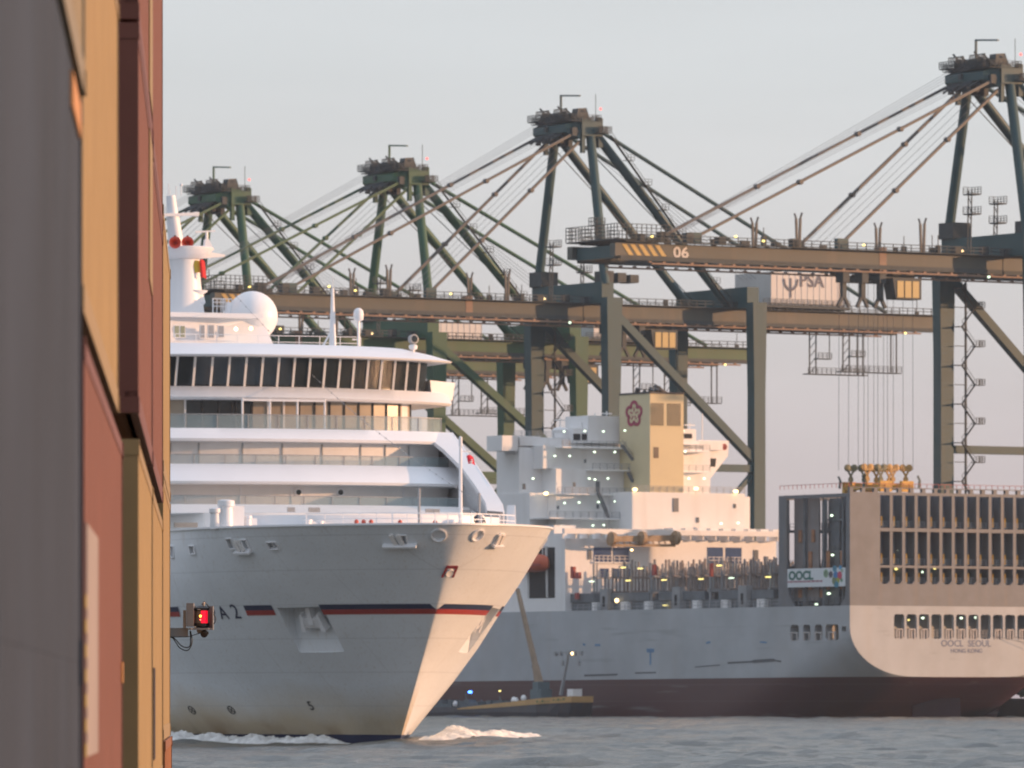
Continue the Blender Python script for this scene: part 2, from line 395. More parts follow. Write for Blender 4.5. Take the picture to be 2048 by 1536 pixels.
def hhit(px, py):
    o, d = C1.ray(px, py); h = bvh.ray_cast(o, d.normalized()); return h[0], h[1]
def tang(n):          # right (as seen from outside), up along the surface
    u = Vector((0, 0, 1)); r = u.cross(n).normalized(); return r, n.cross(r).normalized()
def boolean(o, cutter):
    md = o.modifiers.new('b', 'BOOLEAN'); md.operation = 'DIFFERENCE'; md.solver = 'EXACT'; md.object = cutter
    dg = bpy.context.evaluated_depsgraph_get(); m2 = bpy.data.meshes.new_from_object(o.evaluated_get(dg)); o.modifiers.clear()
    old = o.data; o.data = m2; m2.name = old.name; bpy.data.objects.remove(cutter)
# anchor pockets: a wedge cut from the shell on either bow
cs = [hhit(*p) for p in ((553, 1214), (643, 1211), (689, 1303), (600, 1305))]
n0 = sum((c[1] for c in cs), Vector()).normalized(); r0, u0 = tang(n0)
cut = MB(); P = [c[0] for c in cs]
def mir(v, s): return Vector((v.x, v.y*s, v.z))
for s_ in (1, -1):
    o_ = [p + n0*1.2 for p in P]
    i_ = [P[0]-n0*1.9-u0*.2, P[1]-n0*1.9-u0*.2, P[2]-n0*.02, P[3]-n0*.02]
    cut.hexa([mir(v, s_) for v in (o_ + i_)])
# round fairleads near the stem, and mooring ports further aft, as short holes
mirr = []
fl = [(962, 1069, .42, 0), (1085, 1090, .3, 1)]
hp = []
for px, py, rr in ((877, 1070, .50), (955, 1070, .46)):
    p, n = hhit(px, py); hp.append((p, n, rr)); cut.tube(p+n*.4, p-n*.9, rr, n=20)
for px, py, w_ in ((462, 1087, .75), (492, 1089, .6), (546, 1091, 1.0), (385, 1100, .95), (345, 1104, .7), (805, 1079, .62), (997, 1076, .5), (1086, 1087, .42)):
    p, n = hhit(px, py)
    if p is None: print('miss', px); continue
    hp.append((p, n, -w_)); r_, u_ = tang(n); cut.beam(p+n*.4, p-n*.8, w_, .62 if w_ > .9 else .85, up=u_)
cob = cut.build('cutter', mh, cruise)
bpy.context.view_layer.update()
boolean(hull, cob)
for p_ in hull.data.polygons: p_.use_smooth = True
hull.data.set_sharp_from_angle(angle=R(32))
# rims and rollers of those ports
for p, n, rr in hp:
    r_, u_ = tang(n)
    if rr > 0:
        fb = MB(); fb.lathe(p+n*.02, [(rr, -.1), (rr+.10, 0), (rr+.12, .06), (rr+.02, .10), (rr-.02, .04), (rr-.02, -.3)], 24, n).build('fairlead', M_WHITE, cruise, smooth=40)
    else:
        w_ = -rr; h_ = .62 if w_ > .9 else .85; fb = MB()
        for a_, b_ in (((-1, -1), (1, -1)), ((1, -1), (1, 1)), ((1, 1), (-1, 1)), ((-1, 1), (-1, -1))):
            A = p + r_*a_[0]*w_/2 + u_*a_[1]*h_/2 + n*.05; B = p + r_*b_[0]*w_/2 + u_*b_[1]*h_/2 + n*.05
            fb.tube(A, B, .06, n=6)
        fb.tube(p - u_*h_/2 - n*.2 - r_*w_*.2, p + u_*h_/2 - n*.2 - r_*w_*.2, .09, n=8)
        fb.build('mooring_port', M_WHITE, cruise)
        c9 = p - n*.30 + r_*w_*.12; MB().hexa([c9-r_*w_*.34-u_*h_*.5, c9+r_*w_*.36-u_*h_*.5, c9+r_*w_*.36-u_*h_*.5-n*.3, c9-r_*w_*.34-u_*h_*.5-n*.3, c9-r_*w_*.34+u_*h_*.34, c9+r_*w_*.36+u_*h_*.46, c9+r_*w_*.36+u_*h_*.46-n*.3, c9-r_*w_*.34+u_*h_*.34-n*.3]).build('hawse_plate', M_WHITE, cruise)
# fender shelves below the mooring ports
for px, py, w_ in ((800, 1089, 2.5), (992, 1088, 1.25), (488, 1103, 1.9)):
    p, n = hhit(px, py); r_, u_ = tang(n); r_.z = 0
    MB().beam(p - r_*w_/2 + n*.12, p + r_*w_/2 + n*.12, .55, .16, up=u_).build('mooring_shelf', M_WHITE, cruise)
    for o_ in (-.25, .25):
        MB().beam(p + r_*o_ + n*.15 + u_*.1, p + r_*(o_-.25) + n*.1 + u_*.95, .28, .22, up=n).build('roller_bracket', M_WHITE2, cruise)
# anchors in their pockets
for s_ in (1, -1):
    cpt = (P[0]+P[1])/2*.62 + (P[2]+P[3])/2*.38 - n0*.75 + r0*.15
    A = MB()
    def q(a, b_, c): return mir(cpt + r0*a + u0*b_ + n0*c, s_)
    A.hexa([q(-.95, -.55, .0), q(.95, -.55, .0), q(.95, -.55, .55), q(-.95, -.55, .55), q(-.75, .25, .0), q(.75, .25, .0), q(.75, .25, .5), q(-.75, .25, .5)])
    for k_ in (-1, 1):
        A.hexa([q(k_*.95-.22, -.75, .1), q(k_*.95+.22, -.75, .1), q(k_*.95+.2, -.75, .75), q(k_*.95-.2, -.75, .75), q(k_*.8-.14, .55, .1), q(k_*.8+.14, .55, .1), q(k_*.8+.1, .55, .45), q(k_*.8-.1, .55, .45)])
    A.hexa([q(-.22, -.2, .1), q(.22, -.2, .1), q(.22, -.2, .65), q(-.22, -.2, .65), q(-.18, 1.1, -.2), q(.18, 1.1, -.2), q(.18, 1.1, .3), q(-.18, 1.1, .3)])
    A.build('anchor', M_WHITE, cruise)
# hull stripe
def stripe(x0, x1, side, z0, z1, name, m_, sl=.35):
    n = 110; ra = []; rb = []
    for i in range(n+1):
        x = x0 + (x1-x0)*(i/n)**(3.0 if x0 > 6 else 1.0)
        for z, rr in ((z0, ra), (z1, rb)):
            xx = x + (z-9.4)*sl
            xx = min(xx, .83*z - .004 - .004*i)
            rr.append((xx + .015, side*(hullw(z, xx)+.022), z))
    # solid strip 5 mm inside to 22 mm outside
    back = lambda r_: [(a_, b_-side*.06, c) for a_, b_, c in r_]
    o = MB().loft([ra, rb, back(rb), back(ra), ra]).build(name, m_, cruise, smooth=50)
def xs_of(px, py): return hhit(px, py)[0]
xa = xs_of(645, 1222).x; xb = xs_of(553, 1227).x; xc_ = xs_of(497, 1230).x; xd = xs_of(366, 1240).x
ZS = 9.42
for side, segs in ((-1, ((7.8, xa), (xb, xc_), (xd, -60))), (1, ((7.8, xa), (xb, -60)))):
    for k_, (x0, x1) in enumerate(segs):
        stripe(x0, x1, side, ZS, ZS+.36, 'navy_stripe', M_NAVY)
        stripe(x0, x1, side, ZS-.36, ZS-.004, 'red_stripe', M_RED)
# lettering, draught and thruster marks following the shell
def decal_text(name, ch, px, py, size, m_, bold=.0, side=-1, sx=1.0):
    p, n = hhit(px, py); r_, u_ = tang(n); r2 = Vector((r_.x, r_.y, 0)); put_text(name, ch, size, m_, cruise, p + n*.035, r_, u_, bold, sx)
xn = [(352, '0'), (384, 'R'), (404, 'O'), (424, 'P'), (445, 'A'), (470, '2')]
for px, ch in xn[1:]:
    decal_text('hull_letter', ch, px + 2, 1232 - (px-384)*.09, 1.55 if ch != '2' else 1.75, M_NAVY)
decal_text('draught_mark', '5', 622, 1412, 1.15, M_BLACKW)
for px in (384, 463):
    p, n = hhit(px, 1420); r_, u_ = tang(n); t_ = MB()
    for k_ in range(18):
        a1, a2 = 2*math.pi*k_/18, 2*math.pi*(k_+1)/18
        t_.beam(p+n*.02+r_*math.cos(a1)*.36+u_*math.sin(a1)*.36, p+n*.02+r_*math.cos(a2)*.36+u_*math.sin(a2)*.36, .07, .03, up=n)
    for a1 in (.8, 2.4):
        t_.beam(p+n*.02+r_*math.cos(a1)*.36+u_*math.sin(a1)*.36, p+n*.02-r_*math.cos(a1)*.36-u_*math.sin(a1)*.36, .07, .03, up=n)
    t_.build('thruster_mark', M_BLACKW, cruise)
p, n = hhit(900, 1142); r_, u_ = tang(n)
t_ = MB().beam(p+n*.03-r_*.48+u_*.38, p+n*.03+r_*.48+u_*.38, .22, .06, up=n)
for k_ in (-1, 1): t_.beam(p+n*.03+r_*.42*k_+u_*.36, p+n*.03+r_*.45*k_-u_*.55, .16, .06, up=n)
t_.build('bow_bracket', mat('bracket_crimson', (.20, .02, .035), .5), cruise)
MB().lathe(p-u_*.15, [(.30, -.1), (.34, .02), (.30, .12), (.2, .08)], 20, n).build('hawse_plug', M_WHITE2, cruise, smooth=50)
# bulwark cap
cap = [(.83*ZT-u, hullw(ZT, .83*ZT-u)) for u in us[:26]]
pts = [Vector((x, -w, ZT+.05)) for x, w in reversed(cap)] + [Vector((x, w, ZT+.05)) for x, w in cap[1:]]
t_ = MB()
for a_, b_ in zip(pts[:-1], pts[1:]): t_.beam(a_, b_, .30, .14)
t_.build('bulwark_rail', M_WHITE, cruise)

# ---- superstructure: tiers swept round a bowed front
def plan(xc, k, half, z, aft=-190, n=44, sk=0.0):
    pts = [(aft, -half, z)]
    for i in range(n+1):
        p = half*math.sin((i/n*2-1)*math.pi/2)
        pts.append((xc - k*p*p - (abs(p)/half)**10*.8, p, z))
    return pts + [(aft, half, z)]
def tier(name, prof, m_, cap=True, aft=-190):      # prof: (z, xc, k, half)
    rr = [plan(xc, k, h, z, aft) for z, xc, k, h in prof]
    b_ = MB().loft(rr)
    nn = len(rr[0])
    if cap:
        for base in (0, (len(rr)-1)*nn):
            for i in range(nn//2):
                a1, a2, b1, b2 = base+i, base+i+1, base+nn-2-i, base+nn-1-i
                if a2 < b1: b_.f.append((a1, a2, b1, b2))
                elif a2 == b1: b_.f.append((a1, a2, b2))
    return b_.build(name, m_, cruise, smooth=35)
K = .0130
tier('forecastle_house', [(14.9, -9.5, K, 11.0), (16.7, -9.8, K, 11.0), (16.75, -13.5, K, 12.2), (17.5, -17.0, K, 12.6), (17.52, -22.0, K, 12.6), (19.2, -22.0, K, 12.9)], M_WHITE2)
tier('deck_band', [(19.05, -24.2, K, 13.3), (19.1, -19.6, K, 13.3), (19.3, -19.5, K, 13.3), (20.65, -21.6, K, 13.3), (20.68, -22.4, K, 13.2)], M_WHITE)
tier('cabin_wall', [(20.6, -23.7, K, 12.6), (22.5, -23.7, K, 12.6)], M_WHITE2)
tier('deck_band', [(22.35, -26.0, K, 13.35), (22.4, -22.3, K, 13.35), (22.6, -22.2, K, 13.35), (23.4, -23.3, K, 13.35), (23.42, -24.2, K, 13.2)], M_WHITE)
tier('lounge_wall', [(23.3, -28.2, .018, 12.2), (25.9, -28.2, .018, 12.2)], M_WHITE2)
KB = .0230
tier('bridge_deck_band', [(25.7, -28.9, KB, 15.4), (25.72, -26.6, KB, 16.0), (25.9, -26.4, KB, 16.1), (26.75, -27.6, KB, 16.2), (26.78, -28.3, KB, 16.1)], M_WHITE, aft=-46)
win = [(26.78, -28.0, KB, 13.9), (29.0, -27.4, KB, 13.9)]
tier('bridge_window', win, M_GLASSD, aft=-44)
tier('bridge_roof', [(28.98, -28.5, KB, 15.2), (29.0, -25.8, KB, 15.7), (29.12, -25.7, KB, 15.8), (29.6, -27.2, KB, 14.2), (30.15, -30, KB, 12.4), (30.3, -33.5, KB, 11.5)], M_WHITE, aft=-47)
MB().box(-185, -46, -12.9, 12.9, 25.6, 28.9).build('upper_deck_house', M_WHITE2, cruise)
MB().box(-150, -47, -12.0, 12.0, 28.9, 30.2).build('sun_deck', M_WHITE, cruise)
# bridge mullions
for i in range(-11, 12):
    p = i*1.28
    if abs(p) > 13.9: continue
    a_ = (-27.97 - KB*p*p - (abs(p)/13.9)**10*.8 + .03, p, 26.78); b_ = (-27.37 - KB*p*p - (abs(p)/13.9)**10*.8 + .03, p, 28.98)
    MB().beam(a_, b_, .17, .12, up=(1, 0, 0)).build('mullion', M_WHITE2, cruise)
# bridge wing bulwarks
for s_ in (1, -1):
    w_ = MB(); xw = -27.6 - KB*14.2**2
    w_.hexa([(xw-5.5, s_*14.3, 26.6), (xw-.6, s_*14.3, 26.6), (xw-2.2, s_*16.6, 26.2), (xw-5.5, s_*16.6, 26.2), (xw-5.5, s_*14.3, 27.7), (xw-.9, s_*14.3, 27.7), (xw-2.4, s_*16.9, 27.6), (xw-5.5, s_*16.9, 27.6)])
    w_.build('bridge_wing', M_WHITE, cruise)
# lounge windows with bronze blinds
for i in range(-9, 10):
    p = i*1.27
    xw = lambda q_: -28.2 - .018*q_*q_ + .03 - (abs(q_)/12.2)**10*.8
    a_, b_ = p-.56, p+.56
    dark = -6 < i < -1
    MB().hexa([(xw(a_), a_, 23.5), (xw(a_)-.1, a_, 23.5), (xw(b_)-.1, b_, 23.5), (xw(b_), b_, 23.5), (xw(a_), a_, 25.75), (xw(a_)-.1, a_, 25.75), (xw(b_)-.1, b_, 25.75), (xw(b_), b_, 25.75)]).build('lounge_window', M_GLASSD if dark else M_PANEL, cruise)
    pm = p+.635
    MB().beam((xw(pm)+.02, pm, 23.4), (xw(pm)+.02, pm, 25.8), .14, .12, up=(1, 0, 0)).build('window_post', M_BLACKW if dark or i > 0 else M_WHITE2, cruise)
g_ = MB()
for p in (-3.4, -1.2, 1.0, 3.2): g_.tube((-26.0, p, 23.4), (-26.0, p, 25.8), .09, n=6)
g_.beam((-26.0, -3.4, 25.65), (-26.0, 3.2, 25.65), .2, .15)
g_.build('terrace_frame', M_WHITE, cruise)
# glass balustrades
def balustrade(z0, z1, xc, k, half, post=2.2):
    pl = plan(xc, k, half, z0)[1:-1]
    r2 = [(x, y, z1) for x, y, z in pl]; r3 = [(x-.05, y, z1) for x, y, z in pl]; r4 = [(x-.05, y, z0) for x, y, z in pl]
    o = MB().loft([pl, r2, r3, r4]).build('glass_balustrade', M_GLASSR, cruise)
    q_ = MB(); last = None
    for a_, b_ in zip(pl[:-1], pl[1:]):
        q_.beam((a_[0], a_[1], z1+.03), (b_[0], b_[1], z1+.03), .09, .06)
    n = int(half*2/post)
    for i in range(n+1):
        y = -half + i*2*half/n*.998; x = xc-k*y*y-(abs(y)/half)**10*.8
        q_.beam((x+.03, y, z0), (x+.03, y, z1), .06)
    q_.build('balustrade_rail', M_GALV, cruise)
balustrade(23.42, 24.45, -24.0, K, 13.0)
balustrade(20.68, 21.35, -22.2, K, 12.9)
balustrade(17.5, 18.15, -18.2, K, 12.3)
# cabin front doors, portholes and panel joints
for p in (-9.5, -7.4, -4.1, -1.0, 2.2, 5.4, 7.5, 9.6):
    x = -23.7 - K*p*p + .02
    MB().beam((x, p, 20.65), (x, p, 22.3), .10, .08, up=(1, 0, 0)).build('wall_pillar', M_GALV, cruise)
for p in (-4.8, -.8, 3.2, 8.4):
    x = -22.0 - K*p*p + .02
    MB().beam((x, p, 17.55), (x, p, 19.0), .10, .08, up=(1, 0, 0)).build('wall_pillar', M_WHITE, cruise)
for px in (593, 678):
    q_ = C1.hx(px, 985, -22.4); x = -22.0 - K*q_.y**2
    pr = MB().lathe((x, q_.y, q_.z), [(.30, 0), (.30, .08), (.22, .1)], 18, (1, 0, 0)).build('porthole', M_WHITE, cruise)
    MB().lathe((x, q_.y, q_.z), [(.22, .02), (.21, .105), (.02, .11)], 16, (1, 0, 0)).build('pane', M_GLASSD, pr)
# raked side screens that sweep down to the foredeck on both sides
for s_ in (1,):
    A = [(-25.6, 13.42, 23.38), (-22.8, 13.42, 22.0), (-20.0, 13.42, 20.6), (-17.1, 13.35, 19.15), (-14.2, 13.25, 17.6), (-13.7, 13.2, 17.0)]
    B = [(-25.3, 10.9, 23.3), (-22.95, 11.75, 21.95), (-20.15, 12.2, 20.5), (-17.25, 12.2, 19.05), (-14.5, 12.0, 17.7), (-13.9, 11.9, 17.1)]
    up = [Vector((x, s_*y, z)) for x, y, z in A]; dn = [Vector((x, s_*y, z)) for x, y, z in B]
    off = Vector((-.22, 0, -.25))
    MB().loft([up, dn, [v+off for v in dn], [v+off for v in up], up]).build('side_screen', M_WHITE, cruise, smooth=30)
    sd_ = [Vector((x, s_*y, z)) for x, y, z in A] + [Vector((-13.7, s_*13.2, 15.3)), Vector((-60, s_*13.38, 15.3)), Vector((-60, s_*13.38, 23.38))]
    MB().prism(sd_, (0, 0, 0), (0, -s_*.12, 0)).build('side_shell', M_WHITE, cruise)
# foredeck: breakwater, winches, bollards, masts
bw = MB().loft([[(x, y, z) for x, y, z in plan(-1.5, .03, 9.6, z_)[1:-1]] for z_ in (15.2, 16.35)])
bw2 = [[(x+o_, y, z) for x, y, z in plan(-1.5, .03, 9.6, z_)[1:-1]] for z_, o_ in ((16.35, -.6), (15.2, -.6))]
MB().loft([bw.v[:45], bw.v[45:90], bw2[0], bw2[1]]).build('breakwater', M_WHITE, cruise, smooth=30)
MB().hexa([(-6.6, 10.6, 15.2), (-5.2, 10.2, 15.2), (-5.0, 10.9, 15.2), (-6.4, 11.4, 15.2), (-6.5, 10.7, 17.3), (-5.5, 10.4, 17.3), (-5.3, 10.9, 17.3), (-6.3, 11.3, 17.3)]).build('deck_locker', M_WHITE, cruise)
for px, py, hgt, wd in ((452, 1012, 2.1, 1.0), (430, 1025, 1.5, .7), (496, 1030, 1.0, .5), (727, 1025, .9, .45), (615, 1030, .7, .6), (640, 1031, .6, .5), (830, 1028, .9, .4), (905, 1030, .8, .5)):
    q_ = C1.hx(px, py, -2 if px > 500 else -4)
    w_ = MB(); w_.lathe((q_.x, q_.y, 15.3), [(wd*.55, 0), (wd*.5, hgt*.75), (wd*.62, hgt*.8), (wd*.62, hgt*.98), (wd*.3, hgt*1.02)], 16); w_.box(q_.x-wd*.3, q_.x+wd*.3, q_.y+wd*.4, q_.y+wd*1.3, 15.3, 15.3+hgt*.8)
    w_.build('deck_winch', M_WHITE, cruise, smooth=40)
for px, h_ in ((921, 5.9), (838, 2.9), (958, 2.6)):
    q_ = C1.hx(px, 1030, 3)
    w_ = MB(); w_.tube((3, q_.y, 15.3), (3, q_.y, 15.3+h_), .17 if px == 921 else .09, .10, n=10)
    if px == 921: w_.beam((3, q_.y-.1, 15.3+h_-.3), (3, q_.y+.8, 15.3+h_-.3), .08); w_.lathe((3, q_.y, 15.3+h_), [(.05, 0), (.14, .1), (.14, .7), (.05, .8)], 10)
    w_.build('jack_staff', M_GALV if px != 921 else M_WHITE, cruise)
dr = MB(); random.seed(11)
for k_ in range(-8, 9):
    y = k_*1.0; x = 7.5 - .08*y*y
    dr.beam((x, y, 15.4), (x, y, 16.3), .07)
    if k_ < 8: y2 = y+1; x2 = 7.5-.08*y2*y2; dr.beam((x, y, 16.3), (x2, y2, 16.3), .06); dr.beam((x, y, 15.9), (x2, y2, 15.9), .05)
dr.build('foredeck_railing', M_WHITE, cruise)
for px, py, w_ in ((585, 1015, .6), (630, 1016, .9), (866, 1011, .6), (882, 1017, .5), (948, 1018, .7)):
    q_ = C1.hx(px, py, -13.2); MB().box(-13.4 - K*q_.y**2, -13.3 - K*q_.y**2, q_.y-w_/2, q_.y+w_/2, 16.85, 17.2).build('deck_fitting', M_GALV, cruise)
for px in (713, 727, 742, 870, 800):
    q_ = C1.hx(px, 1035, 0); MB().lathe((0, q_.y, 15.3), [(.1, 0), (.16, .1), (.16, .6), (.05, .7)], 12).build('red_hydrant', mat('hydrant_red', (.5, .08, .05)) if 'hydrant_red' not in bpy.data.materials else bpy.data.materials['hydrant_red'], cruise)
M_SLOT = mat('slot_beige', (.42, .36, .30), .7)
for px0, px1 in ((370, 412), (523, 566), (596, 640), (668, 700), (770, 812)):
    a_ = C1.hx(px0, 1046, -9.4); b_ = C1.hx(px1, 1046, -9.4); n_ = 5
    sl = MB()
    for k_ in range(n_):
        y0 = a_.y+(b_.y-a_.y)*k_/n_; y1 = a_.y+(b_.y-a_.y)*(k_+1)/n_; x0, x1 = -9.6-K*y0*y0, -9.6-K*y1*y1
        sl.hexa([(x0-.2, y0, 15.6), (x0+.03, y0, 15.6), (x1+.03, y1, 15.6), (x1-.2, y1, 15.6), (x0-.2, y0, 15.95), (x0+.03, y0, 15.95), (x1+.03, y1, 15.95), (x1-.2, y1, 15.95)])
    sl.build('vent_slot', M_SLOT, cruise)
# forestay with dressing lights
a_ = C1.hx(470, 590, -47); b_ = Vector((9, 2.5, 17.2)); t_ = MB()
pts = [a_.lerp(b_, i/40) - Vector((0, 0, math.sin(i/40*math.pi)*1.2)) for i in range(41)]
t_.path(pts, .016, 4)
for p in pts[1:-1]: t_.ball(p, .06, 6)
t_.build('forestay', M_GALV, cruise)
# top of the bridge: house, radomes, masts
hz = MB(); hz.hexa([(-60, -6.3, 30), (-45, -6.3, 30), (-45, 5.9, 30), (-60, 5.9, 30), (-60, -6.3, 33.1), (-45.5, -6.3, 33.1), (-46.6, 5.0, 33.1), (-60, 5.0, 33.1)]).box(-60, -44.9, -6.6, 4.6, 32.9, 33.25)
hz.build('mast_house', M_WHITE, cruise)
def onh(px, py): return C1.hx(px, py, -44.95)
for px, w_, h_, k_ in ((359, .95, 1.0, 1), (405, .42, 1.1, 0), (422, .55, 1.1, 0), (442, .55, 1.0, 0)):
    q_ = onh(px, 663); wd = MB().box(-45.1, -44.9, q_.y-w_/2, q_.y+w_/2, q_.z-h_/2, q_.z+h_/2).build('house_window', M_WHITE2, cruise)
    pn = MB()
    for j in range(2 if k_ else 1): pn.box(-44.95, -44.87, q_.y-w_/2+.06+j*w_/2, q_.y-w_/2 + (w_/2 if k_ else w_)-.06 + j*w_/2, q_.z-h_/2+.07, q_.z+h_/2-.07)
    pn.build('pane', mat('pane_pale', (.30, .32, .22), .15) if k_ else M_GALV, wd)
for px, py, m_ in ((471, 658, M_LAMPW), (501, 657, M_LAMPO)):
    q_ = onh(px, py); MB().ball((-44.85, q_.y, q_.z), .16, 10).build('deck_lamp', m_, cruise)
MB().ball((-48, 4.75, 33.2), 2.0, 40).build('radome', M_WHITE, cruise, smooth=60)
q_ = C1.hx(717, 628, -36); w_ = MB().tube((-36, q_.y, 30.2), (-36, q_.y, q_.z-.4), .11, n=8).beam((-36, q_.y-.5, 30.9), (-36, q_.y, 30.9), .1)
w_.build('radome_post', M_WHITE, cruise); MB().lathe((-36, q_.y, q_.z-.55), [(.22, 0), (.38, .12), (.40, .5), (.36, .8), (.2, .98), (.03, 1.02)], 18).build('small_radome', M_WHITE, cruise, smooth=50)
q_ = C1.hx(665, 620, -37); w_ = MB().tube((-37, q_.y, 30.2), (-37, q_.y, 33.0), .30, .20, n=10).tube((-37, q_.y, 33), (-37, q_.y, 34.9), .18, .12, n=10).tube((-37, q_.y, 34.9), (-37, q_.y, 35.9), .03, n=5)
w_.ball((-37, q_.y+.35, 34.6), .10, 8).tube((-37, q_.y-.9, 30.2), (-37, q_.y-.1, 31.6), .1, .05, n=6); w_.build('signal_mast', M_WHITE, cruise)
q_ = C1.hx(826, 672, -33); w_ = MB().tube((-33, q_.y, 29.3), (-33, q_.y, 30.0), .12, n=8).lathe((-33, q_.y, 30.0), [(.15, 0), (.32, .1), (.34, .35), (.2, .45)], 14); w_.build('searchlight_base', M_WHITE, cruise)
MB().lathe((-33, q_.y, 30.85), [(.22, -.25), (.36, -.2), (.38, .2), (.30, .22)], 18, (1, .2, .1)).build('searchlight', M_GALV, cruise, smooth=50); MB().lathe((-32.8, q_.y+.05, 30.87), [(.28, 0), (.26, .04), (.02, .06)], 16, (1, .2, .1)).build('searchlight_lens', M_GLASSD, cruise)
tr = MB().rail([(-40, -11, 30.3), (-40, 11, 30.3)], 1.0, 1.6, .025).build('top_railing', M_WHITE, cruise)
# main mast
XM = -50.0
def om(px, py): return C1.hx(px, py, XM)
def zc(py): return om(370, py).z
c0 = om(366, 600); cy_ = c0.y
m_ = MB().lathe((XM, cy_, 33.0), [(1.75, 0), (1.65, .8), (1.45, 2.6), (1.30, zc(535)-33), (1.35, zc(520)-33)], 28)
m_.build('mast_tower', M_WHITE, cruise, smooth=50)
q_ = om(372, 500)
MB().lathe((XM, q_.y-.3, zc(520)), [(1.3, 0), (1.9, .35), (2.4, .75), (2.45, .95), (2.3, 1.0)], 28).build('mast_platform', M_WHITE, cruise, smooth=40)
q1 = om(425, 508); MB().hexa([(XM-.7, q1.y-1.5, zc(518)), (XM+.7, q1.y-1.5, zc(518)), (XM+.25, q1.y+.95, zc(512)), (XM-.25, q1.y+.95, zc(512)), (XM-.9, q1.y-1.5, zc(501)), (XM+.9, q1.y-1.5, zc(501)), (XM+.3, q1.y+.95, zc(508)), (XM-.3, q1.y+.95, zc(508))]).build('radar_platform', M_WHITE, cruise)
q1 = om(345, 450); w_ = MB().tube((XM, q1.y+.35, zc(498)), (XM, q1.y, zc(432)), .62, .50, n=16).tube((XM, q1.y, zc(432)), (XM, q1.y-.15, zc(392)), .46, .36, n=16)
w_.build('mast_column', M_WHITE, cruise, smooth=50)
w_ = MB().beam((XM+.4, q1.y-1, zc(432)), (XM+.4, om(393, 428).y, zc(428)), .35, .22)
for px, py0, py1 in ((352, 392, 372), (362, 392, 366), (340, 392, 380), (337, 392, 368)): q2 = om(px, 380); w_.tube((XM, q2.y, zc(py0)), (XM, q2.y, zc(py1)), .035, n=5)
w_.ball((XM, om(362, 370).y, zc(370)), .13, 8); w_.box(XM-.4, XM+.4, om(386, 425).y, om(395, 425).y, zc(432), zc(424)); w_.build('yard_arm', M_WHITE, cruise)
w_ = MB().beam((XM+.3, om(388, 462).y, zc(464)), (XM+.3, om(428, 462).y, zc(461)), .14, .12).tube((XM+.3, om(411, 470).y, zc(464)), (XM+.3, om(411, 470).y, zc(480)), .12, n=8).hexa([(XM, om(404, 480).y, zc(500)), (XM+.6, om(404, 480).y, zc(500)), (XM+.6, om(424, 480).y, zc(500)), (XM, om(424, 480).y, zc(500)), (XM+.1, om(407, 480).y, zc(478)), (XM+.5, om(407, 480).y, zc(478)), (XM+.5, om(414, 480).y, zc(478)), (XM+.1, om(414, 480).y, zc(478))])
w_.build('radar_scanner', M_WHITE, cruise)
M_HORN = mat('horn_red', (.62, .06, .025), .35, .05)
for px in (350, 375):
    q2 = C1.hx(px, 485, XM+2.2)
    hn = MB().lathe(q2, [(.07, -1.4), (.10, -.9), (.17, -.45), (.30, -.15), (.47, 0), (.48, .05), (.40, .03), (.2, -.2), (.08, -.5)], 24, (.94, -.35, .05)).build('foghorn', M_HORN, cruise, smooth=50)
    MB().tube(q2 + Vector((-.6, .2, 0)), q2 + Vector((-.6, .2, .6)), .10, n=8).build('horn_bracket', M_BLACKW, hn)
q2 = om(390, 585); w_ = MB().lathe((XM+.5, om(388, 585).y, zc(612)), [(.55, 0), (.75, .25), (.62, .8), (.45, 1.15)], 18).lathe((XM+.5, om(385, 585).y, zc(592)), [(.4, -.1), (1.0, .3), (1.05, .42), (.5, .46)], 22).lathe((XM+.5, om(385, 585).y, zc(578)), [(.30, 0), (.25, .4), (.08, .8)], 12)
w_.build('satellite_dome', M_WHITE, cruise, smooth=50)
w_ = MB()
for px, py in ((410, 600), (430, 600)):
    q3 = om(px, py); w_.tube((XM+2, q3.y, 33.1), (XM+2, q3.y, zc(598)), .05, n=5)
for py in (599, 606, 614): w_.beam((XM+2, om(410, 600).y, zc(py)), (XM+2, om(448, 600).y, zc(py)), .06)
for px in (418, 426, 434, 441, 448): w_.beam((XM+2, om(px, 600).y, 33.1), (XM+2, om(px, 600).y, zc(600)), .05)
w_.hexa([(XM+1.5, om(432, 600).y, 33.1), (XM+2.5, om(432, 600).y, 33.1), (XM+2.5, om(462, 600).y, 33.1), (XM+1.5, om(462, 600).y, 33.1), (XM+1.8, om(438, 600).y, zc(607)), (XM+2.2, om(438, 600).y, zc(607)), (XM+2.2, om(446, 600).y, zc(607)), (XM+1.8, om(446, 600).y, zc(607))])
w_.build('mast_railing', M_WHITE, cruise)
# balcony side rows aft (seen from beside)
for s_ in (1, -1):
    for zz in (17.4, 20.1, 22.9, 25.6):
        b_ = MB().box(-185, -62, s_*13.36 - .02, s_*13.36 + .02, zz, zz+1.6); b_.build('balcony_glass', M_GLASSR, cruise)
